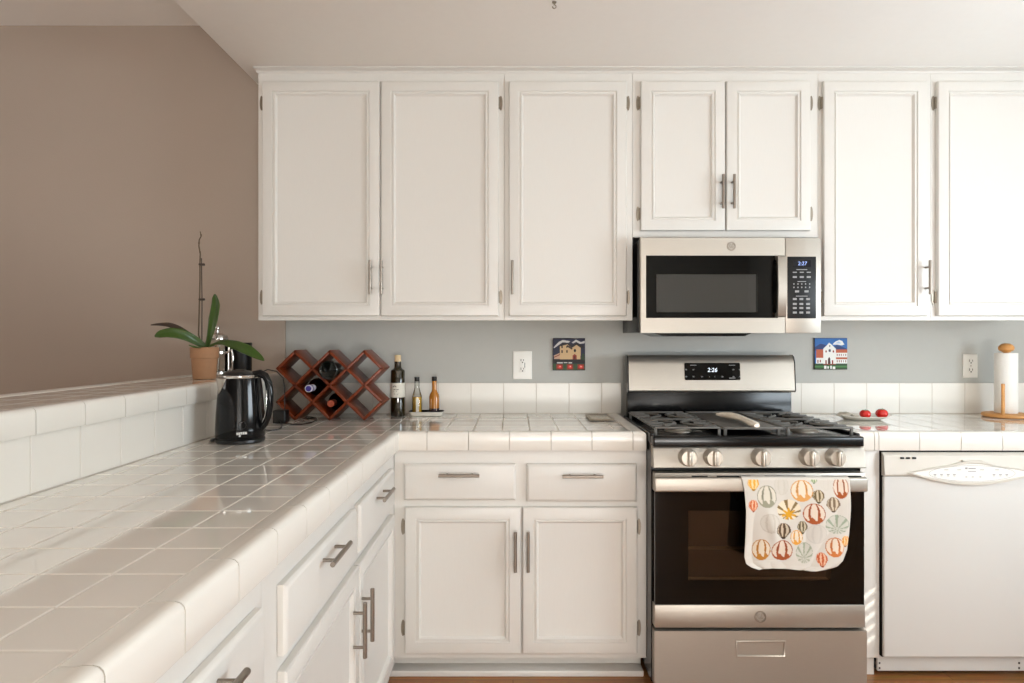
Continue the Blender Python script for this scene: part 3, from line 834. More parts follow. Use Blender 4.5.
tag(o, 'pale cotton tea towel printed with pumpkins and balloons, hung over the oven handle', 'towel')

# ------------------------------------------------------------------ microwave
YM = 2.50
mx_ = lambda px: X(px, YM); mz = lambda py: Z(py, YM)
MX0, MX1, MZ0, MZ1 = mx_(640.8), mx_(821), mz(333), mz(237.6)
t = thing('microwave', 'stainless over-the-range microwave with black door glass, under the short cabinet', 'microwave', ((MX0 + MX1) / 2, YW, MZ0))
mb = MB(); mb.box(MX0 + .001, MX1 - .001, YM + .045, YW - .003, MZ0 + .004, MZ1 - .003, bev=.002); mb.box(MX0 - .002, MX1 - .01, YM + .030, YM + .038, MZ0 + .002, MZ1 - .002)
mb.prism([(mx_(655), MZ0 + .005), (mx_(668), MZ0 - .012), (mx_(752), MZ0 - .012), (mx_(762), MZ0 + .005)], lambda x, z, d: (x, d, z), YM + .08, YM + .32)
mb.build('body', M['black'], t)
sx_ = mx_(785.2)
wx0, wx1, wz0, wz1 = mx_(646), mx_(778), mz(318), mz(255.5)
ix0, ix1, iz0, iz1 = mx_(656.5), mx_(758), mz(312.3), mz(274)
mb = MB()
for a0, a1, b0, b1 in ((MX0, wx0, MZ0, MZ1), (wx1, sx_ - .001, MZ0, MZ1), (wx0, wx1, MZ0, wz0), (wx0, wx1, wz1, MZ1)):
    mb.box(a0, a1, YM, YM + .028, b0, b1)
md = mb.build('door', M['steel'], t)
mb = MB()
for a0, a1, b0, b1 in ((wx0, ix0, wz0, wz1), (ix1, wx1, wz0, wz1), (ix0, ix1, wz0, iz0), (ix0, ix1, iz1, wz1)):
    mb.box(a0, a1, YM + .001, YM + .024, b0, b1)
mb.build('door_border', M['blackglass'], md)
mb = MB(); mb.box(ix0, ix1, YM + .001, YM + .004, iz0, iz1); mb.build('window_glass', M['mwglass'], md)
mb = MB(); mb.box(ix0 - .004, ix1 + .004, YM + .022, YM + .026, iz0 - .004, iz1 + .004); mb.build('mesh_screen', M['mesh'], md)
hx0, hx1 = X(778, YM - .03), X(786.3, YM - .03)
mb = MB()
hp = [(YM - .001, wz0 + .004), (YM - .022, wz0 + .003), (YM - .030, wz0 + .010), (YM - .036, (wz0 + wz1) / 2), (YM - .030, wz1 - .010), (YM - .022, wz1 - .003), (YM - .001, wz1 - .004), (YM - .001, wz1 - .018), (YM - .017, wz1 - .022), (YM - .023, (wz0 + wz1) / 2), (YM - .017, wz0 + .022), (YM - .001, wz0 + .018)]
mb.prism(hp, lambda y, z, d: (d, y, z), hx0, hx1); mb.build('handle', M['steel'], md, angle=60)
emblem(md, mx_(731.3), mz(246.3), YM - .0006, .0165)
mb = MB(); mb.box(sx_ + .001, MX1, YM, YM + .04, MZ0, MZ1, bev=.002); pnl = mb.build('control_side', M['steel'], t)
kx0, kx1, kz0, kz1 = mx_(787.3), mx_(816), mz(318.4), mz(256.6)
mb = MB(); mb.box(kx0, kx1, YM - .0015, YM + .004, kz0, kz1, bev=.001); kp = mb.build('keypad', M['keypad'], pnl)
mb = MB(); mb.box(mx_(793), mx_(810.5), YM - .0019, YM + .001, mz(267.2), mz(260.3)); dd = mb.build('display', M['lcd'], kp)
mb = MB(); mb.text('2:27', .021, lambda u, w, d: (mx_(802) + u, YM - .0020 - d, mz(263.7) + w), shear=.12); mb.build('clock_digits', M['digit_blue'], dd)
mb = MB()
K = 4.452
def key(cx_, cy_, w, h): mb.box(mx_(610 + (cx_ - w) / K), mx_(610 + (cx_ + w) / K), YM - .0019, YM + .001, mz(220 + (cy_ + h) / K), mz(220 + (cy_ - h) / K))
for c in (822, 853, 884): key(c, 233, 9, 2.2)
key(853, 221, 24, 1.6); key(853, 274, 19, 1.6); key(853, 339, 26, 1.6)
for r in (254,):
    for c in (822, 853, 884): key(c, r, 9, 4)
for r in (285, 300):
    for c in (818, 836, 853, 870, 888): key(c, r, 2.4, 3.2)
for c in (832, 874): key(c, 318, 9, 4.5)
for r in (352, 374, 392, 412):
    for c in (822, 851, 881): key(c, r, 8.5, 4.5); 
mb.build('button_legends', M['grey_mark'], kp)

# ------------------------------------------------------------------ dishwasher
YDW = 2.305
wx = lambda px: X(px, YDW); wz = lambda py: Z(py, YDW)
DX0, DX1 = wx(883.4), wx(1058.5)
t = thing('dishwasher', 'white dishwasher with an oval control panel, beside the gas range', 'dishwasher', ((DX0 + DX1) / 2, YW, 0))
mb = MB(); mb.box(DX0 + .001, DX1 - .001, YDW + .0125, YW - .05, .09, C_BOT - .001); mb.build('tub', M['dark'], t)  # dark colour stands in for the shade in the gap beside the door
zsm = wz(475.8); zdt = wz(452.6)
mb = MB(); mb.box(DX0, DX1, YDW - .002, YDW + .012, wz(657.3), zsm - .0015, bev=.006, seg=4); mb.build('door', M['appliance'], t)
mb = MB()
prof = [(YDW + .012, zsm), (YDW - .004, zsm), (YDW - .010, zsm + .006), (YDW - .004, zdt - .012), (YDW + .006, zdt - .002), (YDW + .012, zdt)]
mb.prism(prof, lambda y, z, d: (d, y, z), DX0, DX1)
cpn = mb.build('control_panel', M['appliance_trim'], t)
mb = MB()
for px in (901, 906.8, 913): mb.box(wx(px - 1.7), wx(px + 1.7), YDW - .0095, YDW - .003, wz(458.6), wz(456.9))
mb.build('vent_slots', M['dark'], cpn)
uc = (DX0 + DX1) / 2; hw = .243
def lens(k, n=40, g=0.0):
    top, bot = [], []
    for i in range(n + 1):
        s = -1 + 2 * i / n; x = uc + s * hw * k
        ht = (wz(462.8) - wz(472.2)) * (1 - abs(s) ** 1.7) + max(0, .010 * (1 - (abs(s) / .36) ** 2) ** 1) * (1 if abs(s) < .36 else 0)
        hb_ = (wz(472.2) - wz(484.6)) * (1 - abs(s) ** 1.9)
        top.append((x, wz(472.2) + ht * k - (1 - k) * 0)); bot.append((x, wz(472.2) - hb_ * k))
    return bot + top[-2:0:-1]
outer, inner, core = lens(1.0), lens(.965), lens(.86)
zc_ = wz(472.2)
inner = [(x, zc_ + (z - zc_) * .86) for x, z in lens(.955)]
mb = MB()
mb.loops([[(x, YDW + .004, z) for x, z in outer], [(x, YDW - .012, z) for x, z in outer], [(x, YDW - .0165, z) for x, z in [(uc + (a - uc) * .988, zc_ + (b_ - zc_) * .96) for a, b_ in outer]], [(x, YDW - .0165, z) for x, z in inner], [(x, YDW - .0125, z) for x, z in [(uc + (a - uc) * .985, zc_ + (b_ - zc_) * .95) for a, b_ in inner]]])
rim = mb.build('oval_rim', M['appliance_trim'], cpn, angle=30)
core = [(uc + (a - uc) * .975, zc_ + (b_ - zc_) * .90) for a, b_ in inner]
mb = MB(); mb.prism(core, lambda x, z, d: (x, d, z), YDW - .0118, YDW - .0140); pad = mb.build('button_panel', M['whiteplastic'], cpn)
mb = MB(); K = 6.65; yy = YDW - .0143
def dw_mark(cx_, cy_, w, h): mb.box(wx(870 + (cx_ - w) / K), wx(870 + (cx_ + w) / K), yy, yy + .001, wz(445 + (cy_ + h) / K), wz(445 + (cy_ - h) / K))
for c in (415, 458, 502, 543, 805, 848, 890): dw_mark(c, 191, 9, 3); dw_mark(c, 200, 7, 2)
for c in (622, 664, 715): dw_mark(c, 207, 7, 2.6)
dw_mark(622, 150, 8, 6); dw_mark(660, 151, 24, 3.5); dw_mark(660, 170, 26, 2.5)
for c in (490, 575, 725, 825): dw_mark(c, 160, 14, 2)
pts = [(wx(870 + (660 + 285 * math.cos(a)) / K), yy, wz(445 + (184 - 52 * math.sin(a)) / K)) for a in [PI * 2 * k / 48 for k in range(48)]]
mb.tube(pts, .0006, 5, closed=True)
mb.build('button_legends', M['grey_mark'], pad)
mb = MB(); mb.box(wx(960), wx(981), YDW - .0155, YDW - .006, wz(460.6), wz(459.7)); mb.build('latch_slot', M['appliance_trim'], cpn)
YK = 2.345
mb = MB(); mb.box(X(869.7, YK) + .030, X(1036, YK), YK, YK + .012, .022, wz(657.3), bev=.002); tk = mb.build('toe_kick', M['appliance'], t)
mb = MB()
for px in (879.5, 1019): 
    for py in (663, 668): mb.box(X(px - .8, YK), X(px + .8, YK), YK - .001, YK + .002, Z(py + 1, YK), Z(py - 1, YK))
mb.build('screw_slots', M['slot'], tk)
mb = MB()
for xx in (DX0 + .04, DX1 - .05): 
    for y_ in (2.42, 2.80): mb.lathe([(.018, .001), (.018, .01), (.01, .012), (.01, .095)], (xx, y_, 0), 12)
mb.build('levelling_feet', M['dark'], t)

# ------------------------------------------------------------------ wine rack and its bottles
WY, WD, WX, WU, WV = 2.640, .150, -1.004, .0739, .0716
zr = ZC + .0090
node = lambda a, b_: (WX + a * WU, zr + b_ * WV)
t = thing('wine_rack', 'cherry wood diamond lattice wine rack against the backsplash in the corner', 'wine rack', (WX + 3 * WU, WY + WD / 2, ZC))
def slat(p, q):
    a, b_ = Vector(node(*p)), Vector(node(*q)); d = (b_ - a).normalized(); n = Vector((-d.y, d.x)); th = .0055
    a, b_ = a - d * th, b_ + d * th
    mb = MB()
    pts = [a + n * th, b_ + n * th, b_ - n * th, a - n * th]
    mb.prism([(v.x, v.y) for v in pts], lambda x, z, dd: (x, dd, z), WY, WY + WD)
    bmesh.ops.bevel(mb.bm, geom=mb.bm.edges[:], offset=.0015, segments=2, affect='EDGES', profile=.5)
    mb.build('slat', M['cherry'], t)
for p, q in (((0, 3), (3, 0)), ((1, 4), (5, 0)), ((3, 4), (6, 1)), ((5, 4), (6, 3)), ((0, 1), (1, 0)), ((0, 3), (1, 4)), ((0, 1), (3, 4)), ((1, 0), (5, 4)), ((3, 0), (6, 3)), ((5, 0), (6, 1))):
    slat(p, q)
def wine_bottle(label, a, b_, ytip, neck_front, capm, r=.0385, ln=.262, ring=None):
    x, z0 = node(a, b_); z = z0 + .0085 + r * 1.42
    t = thing('wine_bottle', label, 'bottle', (x, ytip, z), 'wine bottles lying in the rack')
    s = 1
    prof = [(.001, .004), (.026, .002), (r - .004, .0), (r, .004), (r, ln * .58), (r * .93, ln * .64), (r * .62, ln * .71), (.0155, ln * .76), (.0138, ln * .80), (.0138, ln * .985), (.001, ln * .985)]
    cap = [(.0149, ln * .80), (.0149, ln * .955), (.0158, ln * .96), (.0158, ln * .985), (.0148, ln), (.001, ln)]
    if neck_front: prof = [(q, ln - h) for q, h in prof]; cap = [(q, ln - h) for q, h in cap]
    c = (x, ytip, z)
    mb = MB(); mb.lathe(prof, c, 32, axis='Y'); mb.build('glass', M['wineglass'], t)
    mb = MB(); mb.lathe(cap, c, 24, axis='Y', cap=True); cp = mb.build('capsule', capm, t)
    if ring:
        mb = MB(); yy = ytip if neck_front else ytip + ln
        mb.lathe([(.0001, -.0006), (.0118, -.0006), (.0118, .001)], (x, yy, z), 20, axis='Y'); mb.build('capsule_end', ring, cp)
        mb = MB(); mb.lathe([(.0161, .012), (.0163, .013), (.0163, .020), (.0161, .021)], (x, yy, z), 20, axis='Y'); mb.build('capsule_band', ring, cp)
    return t
wine_bottle('dark wine bottle lying in the rack with its round base facing out', 3, 2, 2.622, False, M['capsule_red'], r=.0395, ln=.222)
wine_bottle('wine bottle lying in the rack with a white and blue capsule', 2, 1, 2.595, True, M['capsule_white'], ring=M['capsule_blue'], r=.037, ln=.272)
wine_bottle('wine bottle lying in the rack with a copper red capsule', 3, 0, 2.660, True, M['capsule_red'], r=.0385, ln=.245)

# ------------------------------------------------------------------ electric kettle
KX, KY = X(240.5, 2.10), 2.10
zk = ZC + .0008
t = thing('electric_kettle', 'glossy black electric kettle on the tiled counter in front of the bar ledge', 'kettle', (KX, KY, zk))
mb = MB(); mb.lathe([(.001, .001), (.080, .001), (.084, .004), (.084, .012), (.080, .016), (.001, .016)], (KX, KY, zk), 48); mb.build('power_base', M['blackplastic'], t)
mb = MB(); mb.lathe([(.001, .017), (.082, .017), (.0845, .021), (.0842, .05), (.0815, .10), (.0765, .16), (.0705, .212), (.0695, .218), (.001, .218)], (KX, KY, zk), 56); body = mb.build('body', M['kettle'], t)
mb = MB(); mb.lathe([(.0698, .2165), (.0712, .2185), (.0712, .2235), (.069, .2255), (.060, .2260), (.060, .2160)], (KX, KY, zk), 48); mb.build('rim', M['chrome'], t)
mb = MB(); mb.lathe([(.061, .222), (.062, .2275), (.055, .234), (.030, .2400), (.001, .2415)], (KX, KY, zk), 48)
mb.box(KX - .018, KX + .018, KY - .012, KY + .012, zk + .236, zk + .2445, bev=.003); mb.build('lid', M['blackplastic'], t)
hp = [(.052, .226), (.076, .231), (.094, .222), (.106, .200), (.1115, .165), (.111, .125), (.104, .086), (.094, .062), (.078, .046)]
mb = MB(); mb.tube([(KX + a, KY - .01, zk + b_) for a, b_ in hp], [.013, .0135, .013, .0125, .012, .0115, .011, .011, .012], 14); mb.build('handle', M['kettle'], t)
mb = MB(); mb.tube([(KX + a - .0115, KY - .0105, zk + b_) for a, b_ in hp[3:8]], [.0035] * 5, 8); mb.build('handle_trim', M['chrome'], t)
def krad(h):
    tab = [(.02, .0845), (.05, .0842), (.10, .0815), (.16, .0765), (.212, .0705), (.23, .069)]
    for (a, r0), (b_, r1) in zip(tab, tab[1:]):
        if h <= b_: return r0 + (r1 - r0) * (h - a) / (b_ - a)
    return .069
mb = MB(); rows = []          # the polished spout lip, a tapering patch on the shoulder
for k in range(11):
    h = .217 - .052 * k / 10; w = 25 * (1 - (k / 10) ** 1.7) + .6
    row = []
    for i in range(13):
        a = math.radians(226 + (i / 12 - .5) * 2 * w); r = krad(h) + .0012 + .013 * max(0, 1 - k / 9) * math.cos((i / 12 - .5) * PI)
        row.append(mb.v(KX + r * math.cos(a), KY + r * math.sin(a), zk + h))
    rows.append(row)
for a, b_ in zip(rows, rows[1:]):
    for i in range(12): mb.face([a[i], a[i + 1], b_[i + 1], b_[i]])
o = mb.build('spout', M['steel'], t); sm = o.modifiers.new('thickness', 'SOLIDIFY'); sm.thickness = .003; sm.offset = -1
def on_kettle(cdeg):
    def f(u, w, d):
        h = w; r = krad(h) + .0004 + d; a = math.radians(cdeg) + u / r
        return (KX + r * math.cos(a), KY + r * math.sin(a), zk + h)
    return f
fk = on_kettle(297)
mb = MB()
for u0, u1, w0, w1 in ((-.018, -.013, .033, .041), (-.012, -.006, .033, .041), (-.005, .001, .034, .042), (.002, .008, .034, .042), (.009, .016, .034, .042), (-.010, -.004, .027, .032)):
    mb.prism([(u0, w0), (u1, w0), (u1, w1), (u0, w1)], lambda u, w, d: fk(u, w, d), 0, .0006)
mb.build('maker_mark', M['white_mark'], body)
mb = MB(); mb.tube([fk(.013 * math.cos(a), .064 + .013 * math.sin(a), .0004) for a in [2 * PI * k / 24 for k in range(24)]], .0012, 6, closed=True); mb.build('switch_ring', M['blackplastic'], body)
mb = MB(); mb.tube([(KX - .078, KY - .02, zk + .007), (KX - .094, KY - .025, zk + .0055), (KX - .105, KY - .005, zk + .0045), (KX - .111, KY + .06, zk + .0045), (KX - .112, KY + .16, zk + .0045)], .0038, 8); mb.build('power_cord', M['blackplastic'], t)

def squeeze(o, s):
    for ch in o.children:
        for v in ch.data.vertices: v.co.x *= s; v.co.y *= s
        squeeze(ch, s)
squeeze(t, .935)

# ------------------------------------------------------------------ small black adapter with its cords
ax0, ax1, ay = -.992, -.940, 2.555
t = thing('power_adapter', 'small black power adapter with looping cords, behind the kettle handle', 'adapter', ((ax0 + ax1) / 2, ay, ZC))
mb = MB(); mb.box(ax0, ax1, ay, ay + .055, ZC + .0008, ZC + .054, bev=.005, seg=3); mb.build('body', M['blackplastic'], t)
g = lambda px, py: on_plane(px, py, ZC + .0034)
mb = MB(); mb.tube([(ax1 - .02, ay + .002, ZC + .012), (ax1 - .006, ay - .022, ZC + .006)] + [tuple(g(px, py)) for px, py in ((281.5, 427.5), (278, 429.6), (271, 430.4), (264, 430.0), (256, 428))], .0026, 8); mb.build('power_cord', M['blackplastic'], t)
mb = MB(); mb.tube([(ax1 - .002, ay + .02, ZC + .010)] + [tuple(g(px, py)) for px, py in ((285, 423.2), (293, 424.4), (302, 424.2), (311, 422.6), (316, 420.4), (316.5, 418.6), (312, 417.2), (306, 416.8))], .0026, 8); mb.build('power_cord', M['blackplastic'], t)
mb = MB(); mb.tube([(ax1 - .012, ay + .03, ZC + .052), (ax1 - .012, ay + .03, ZC + .085), (ax1 - .012, ay + .03, ZC + .145), (ax1 - .022, ay + .04, ZC + .185), (-1.000, ay + .07, ZC + .212), (-1.050, ay + .10, ZC + .219), (-1.10, ay + .14, ZLEDGE + .012), (-1.15, ay + .16, ZLEDGE + .006)], .0024, 8); mb.build('power_cord', M['blackplastic'], t)

# ------------------------------------------------------------------ orchid on the ledge
OY = 2.45; ox, zl = X(204.5, OY), ZLEDGE + .0012
t = thing('potted_orchid', 'potted orchid with broad green leaves and a bare spike, on the bar ledge', 'plant', (ox, OY, zl))
ht = Z(347.2, OY) - zl
mb = MB(); mb.lathe([(.001, .0), (.040, .0), (.0420, .003), (.0475, ht - .044), (.0510, ht - .042), (.0522, ht - .003), (.0508, ht), (.0470, ht), (.0455, ht - .012), (.001, ht - .012)], (ox, OY, zl), 40); pot = mb.build('pot', M['terracotta'], t)
mb = MB(); mb.lathe([(.0453, ht - .0125), (.038, ht - .006), (.02, ht - .003), (.001, ht - .002)], (ox, OY, zl), 24); mb.build('potting_mix', M['soil'], t)
def leaf(pts, wid, m, name='leaf', fold=.25, up=None):
    """pts: (px, py, Y) along the midrib; wid: half widths in px"""
    P = [Vector((X(a, y), y, Z(b_, y))) for a, b_, y in pts]
    # resample with a Catmull-Rom curve
    Q, W = [], []
    n = 9
    for i in range(len(P) - 1):
        p0, p1, p2, p3 = P[max(i - 1, 0)], P[i], P[i + 1], P[min(i + 2, len(P) - 1)]
        for k in range(n):
            s = k / n
            Q.append(.5 * ((2 * p1) + (-p0 + p2) * s + (2 * p0 - 5 * p1 + 4 * p2 - p3) * s * s + (-p0 + 3 * p1 - 3 * p2 + p3) * s ** 3)); W.append(wid[i] + (wid[i + 1] - wid[i]) * s)
    Q.append(P[-1]); W.append(wid[-1])
    mb = MB(); rows = []
    for i, p in enumerate(Q):
        tn = (Q[min(i + 1, len(Q) - 1)] - Q[max(i - 1, 0)]).normalized()
        view = up if up else Vector((0, -1, .45)).normalized()
        sd = tn.cross(view).normalized(); nn = sd.cross(tn).normalized()
        hw_ = W[i] * p.y / FOC
        rows.append([mb.v(*(p + sd * hw_ * s + nn * (abs(s) * fold - .12 * (1 - abs(s)) * 0) * hw_)) for s in (-1, -.75, -.4, 0, .4, .75, 1)])
    for a, b_ in zip(rows, rows[1:]):
        for i in range(6): mb.face([a[i], a[i + 1], b_[i + 1], b_[i]])
    o = mb.build(name, m, t, angle=60)
    sm = o.modifiers.new('thickness', 'SOLIDIFY'); sm.thickness = .0022; sm.offset = 0
    return o
leaf([(205, 347, 2.45), (196, 341, 2.43), (184, 335.4, 2.40), (171, 333.2, 2.38), (160, 334.5, 2.37), (154.8, 336.6, 2.37)], [2.2, 4.0, 5.2, 5.4, 4.0, .6], M['leaf'])
leaf([(204, 346, 2.46), (193, 338, 2.50), (180, 329.5, 2.53), (170, 325.2, 2.55), (160, 324.4, 2.56), (150.8, 325)], [2, 2.8, 2.8, 2.4, 1.5, .4], M['leaf_dry']) if False else leaf([(204, 346, 2.46), (193, 338, 2.50), (180, 329.5, 2.53), (170, 325.2, 2.55), (160, 324.4, 2.56), (150.8, 325, 2.57)], [2, 2.8, 2.8, 2.4, 1.5, .4], M['leaf_dry'], 'withered_leaf')
leaf([(207.5, 347, 2.45), (211, 334, 2.45), (214.5, 319, 2.45), (216.6, 306, 2.46), (215.6, 298, 2.46), (214.8, 294, 2.46)], [2.0, 3.6, 5.4, 5.0, 3.2, .5], M['leaf'], up=Vector((-.25, -1, .1)).normalized(), fold=.35)
leaf([(209, 346.5, 2.44), (221, 342.5, 2.38), (234, 344.8, 2.33), (247, 350, 2.29), (258, 356.5, 2.27), (264.2, 360.6, 2.26)], [1.6, 2.8, 5.0, 5.6, 3.6, .5], M['leaf'], up=Vector((.2, -1, .7)).normalized(), fold=.15)
leaf([(206, 347, 2.44), (200, 347.5, 2.40), (194, 346.8, 2.37), (188.6, 345, 2.36)], [1.0, 1.4, 1.0, .3], M['leaf'], fold=.1)
sp = [(202.5, 347), (198.6, 335), (199, 318), (199.6, 299), (200, 280), (199.9, 264), (200.3, 254), (198.9, 246), (199.2, 240), (201.2, 236), (200.2, 231.5)]
mb = MB(); mb.tube([(X(a, OY), OY, Z(b_, OY)) for a, b_ in sp], [.0030, .0030, .0029, .0028, .0028, .0027, .0026, .0025, .0024, .0024, .0016], 8)
for a, b_ in ((200, 252), (199, 243), (201, 235)): mb.sphere((X(a, OY), OY, Z(b_, OY)), .0036, seg=10, rings=6)
mb.build('flower_spike', M['stem'], t)
mb = MB(); mb.tube([(X(200.8, OY), OY + .008, Z(347, OY)), (X(201, OY), OY + .008, Z(300, OY)), (X(200.6, OY), OY + .007, Z(258, OY))], .0021, 8); mb.build('support_stake', M['stake'], t)
for py in (264.4, 299.4):
    mb = MB(); mb.box(X(199, OY), X(203.6, OY), OY - .005, OY + .013, Z(py + 1, OY), Z(py - 1, OY), bev=.0015); mb.sphere((X(203.6, OY), OY + .002, Z(py - .3, OY)), .004, seg=10, rings=6); mb.build('stem_clip', M['stake'], t)

# ------------------------------------------------------------------ things on the ledge behind the orchid
cyY = 2.70; cxX = X(240.5, cyY)
t = thing('canister', 'plain black cylindrical canister on the bar ledge, behind the kettle', 'canister', (cxX, cyY, zl))
ch = Z(342.6, cyY) - zl
mb = MB(); mb.lathe([(.001, 0), (.0445, 0), (.046, .002), (.046, ch - .012), (.001, ch - .012)], (cxX, cyY, zl), 36); mb.build('body', M['blackplastic'], t)
mb = MB(); mb.lathe([(.046, ch - .0122), (.0478, ch - .0115), (.0478, ch - .003), (.046, ch), (.001, ch)], (cxX, cyY, zl), 36); mb.build('lid', M['blackplastic'], t)
fy = 2.60; fx = X(217.5, fy); fh = Z(339.5, fy) - zl
t = thing('french_press', 'glass and chrome coffee press half hidden behind the orchid pot', 'coffee press', (fx, fy, zl))
mb = MB(); mb.lathe([(.0385, .014), (.0395, .016), (.0395, fh - .003), (.0415, fh), (.0400, fh), (.038, fh - .004), (.038, .018), (.001, .017), (.001, .014)], (fx, fy, zl), 32); mb.build('beaker', M['clear'], t)
mb = MB()
for h in (.012, fh * .62): mb.lathe([(.0402, h), (.0425, h + .001), (.0425, h + .010), (.0402, h + .011)], (fx, fy, zl), 32, cap=False)
for a in (.3, 1.9, 3.45, 5.0):
    mb.tube([(fx + .043 * math.cos(a), fy + .043 * math.sin(a), zl + .001), (fx + .0425 * math.cos(a), fy + .0425 * math.sin(a), zl + fh * .66), (fx + .048 * math.cos(a), fy + .048 * math.sin(a), zl + fh * .9)], .0026, 8)
    mb.sphere((fx + .048 * math.cos(a), fy + .048 * math.sin(a), zl + fh * .92), .0048, seg=10, rings=6)
mb.build('frame', M['chrome'], t)
mb = MB(); mb.lathe([(.0425, fh + .0002), (.043, fh + .006), (.037, fh + .018), (.020, fh + .026), (.004, fh + .029), (.004, fh + .040), (.009, fh + .044), (.010, fh + .050), (.007, fh + .056), (.001, fh + .057)], (fx, fy, zl), 32); mb.build('lid', M['chrome'], t)
mb = MB(); mb.tube([(fx + .042, fy - .004, zl + fh * .66), (fx + .062, fy - .006, zl + fh * .72), (fx + .068, fy - .007, zl + fh * .5), (fx + .062, fy - .006, zl + .03), (fx + .042, fy - .004, zl + .018)], .005, 10); mb.build('handle', M['chrome'], t)

# ------------------------------------------------------------------ oil and sauce bottles
by = 2.80; bxX = X(397.8, by); zz = ZC + .0008
t = thing('oil_bottle', 'tall dark green oil bottle with a cork top, beside the wine rack', 'bottle', (bxX, by, zz))
H = Z(355, by) - zz; r = .0318
hs = Z(369.5, by) - zz; hn = Z(361, by) - zz
mb = MB(); mb.lathe([(.001, .003), (r - .005, 0), (r - .001, .003), (r, .008), (r, hs - .008), (r * .93, hs - .002), (r * .62, hs + .004), (.0158, hs + .010), (.0148, hn), (.001, hn)], (bxX, by, zz), 36); mb.build('glass', M['oilglass'], t)
mb = MB(); mb.lathe([(.0152, hn - .002), (.0155, hn + .001), (.0155, hn + .004), (.0142, hn + .0045), (.0142, H - .001), (.013, H), (.001, H)], (bxX, by, zz), 24); mb.build('stopper', M['cork'], t)
l0, l1 = Z(397, by) - zz, Z(382.6, by) - zz
mb = MB(); mb.lathe([(r + .0001, l0), (r + .0006, l0 + .0003), (r + .0006, l1 - .0003), (r + .0001, l1)], (bxX, by, zz), 36, cap=False); lb = mb.build('paper_label', M['label'], t)
def on_cyl(cx_, cy_, zb_, r_):
    return lambda u, w, d: (cx_ + (r_ + d) * math.sin(u / r_), cy_ - (r_ + d) * math.cos(u / r_), zb_ + w)
fo = on_cyl(bxX, by, zz, r + .0008)
mb = MB()
lm = (l0 + l1) / 2
mb.prism([(-.017 + .008 + .009 * math.cos(a), lm + .014 + .007 * math.sin(a)) for a in [PI * k / 10 for k in range(11)]] , fo, 0, .0004)
for u0, u1, w in ((-.014, -.004, .002), (-.001, .010, .002), (-.014, .002, -.005), (-.012, .012, -.014), (-.012, .006, -.019)):
    mb.prism([(u0, lm + w), (u1, lm + w), (u1, lm + w + .0028), (u0, lm + w + .0028)], fo, 0, .0004)
mb.build('label_print', M['label_mark'], lb)
# tray
ty = 2.835; tcx = X(426.5, ty); tw = .079
t = thing('tray', 'small white oblong dish with a dark lining, holding two small bottles', 'dish', (tcx, ty, zz))
def rrect(hw_, hd, rad, n=6):
    out = []
    for sx, sy, a0 in ((1, 1, 0), (-1, 1, 90), (-1, -1, 180), (1, -1, 270)):
        for k in range(n + 1):
            a = math.radians(a0 + 90 * k / n); out.append((sx * (hw_ - rad) + rad * math.cos(a), sy * (hd - rad) + rad * math.sin(a)))
    return out
mb = MB(); R = lambda hw_, hd, h: [(tcx + p, ty + q, zz + h) for p, q in rrect(hw_, hd, .02)]
mb.loops([R(tw - .014, .034, .0), R(tw - .008, .040, .002), R(tw, .046, .020), R(tw - .003, .043, .020), R(tw - .010, .038, .005)]); mb.build('dish', M['dish'], t)
mb = MB(); mb.loops([R(tw - .0095, .0385, .0055), R(tw - .0015, .0445, .0206), R(tw - .0060, .0405, .0200), R(tw - .0105, .037, .0075)]); mb.build('lining', M['dark'], t)
zt2 = zz + .0082
s1 = ty - .004; x1 = X(417, s1); r = .0222
t = thing('vinegar_bottle', 'small clear bottle of golden liquid with a black cap, in the white dish', 'bottle', (x1, s1, zt2), 'small sauce bottles')
h_l = Z(395.5, s1) - zt2; h_n = Z(390, s1) - zt2; h_c = Z(380.3, s1) - zt2; h_t = Z(377, s1) - zt2
mb = MB(); mb.lathe([(.001, .002), (r - .003, 0), (r, .003), (r, h_l - .004), (r - .003, h_l + .004), (.0118, h_n + .006), (.0108, h_n + .012), (.0108, h_c), (.001, h_c)], (x1, s1, zt2), 28); mb.build('glass', M['clear'], t)
mb = MB(); mb.lathe([(.001, .003), (r - .0035, .002), (r - .001, .004), (r - .001, h_l - .005), (.001, h_l - .005)], (x1, s1, zt2), 28); mb.build('liquid', M['yellow_oil'], t)
mb = MB(); mb.lathe([(.0112, h_c - .004), (.0118, h_c - .003), (.0118, h_t - .001), (.011, h_t), (.001, h_t)], (x1, s1, zt2), 24); mb.build('cap', M['blackplastic'], t)
f1 = on_cyl(x1, s1, zt2, r + .0003)
mb = MB(); mb.prism([(-.001, .008), (.011, .008), (.011, h_l - .012), (-.001, h_l - .012)], f1, 0, .0004); mb.build('paper_label', M['label'], t)
x2 = X(434.3, s1); r = .0232
t = thing('sauce_bottle', 'small amber bottle with a peach label and a black cap, in the white dish', 'bottle', (x2, s1, zt2), 'small sauce bottles')
h_c2 = Z(380, s1) - zt2; h_t2 = Z(376.6, s1) - zt2
mb = MB(); mb.lathe([(.001, .002), (r - .003, 0), (r, .003), (r, .078), (r - .003, .090), (.0125, .103), (.0112, .112), (.0108, h_c2), (.001, h_c2)], (x2, s1, zt2), 28); mb.build('glass', M['amber'], t)
mb = MB(); mb.lathe([(r + .0002, .004), (r + .0003, .026), (r + .0002, .026)], (x2, s1, zt2), 28, cap=False); mb.build('base_sleeve', M['dark_sauce'], t)
f2 = on_cyl(x2, s1, zt2, r + .0005)
mb = MB(); mb.prism([(-.014, .020)] + [(.014, .016), (.015, .062), (-.012, .070)], f2, 0, .0004); pl = mb.build('paper_label', M['peach_label'], t)
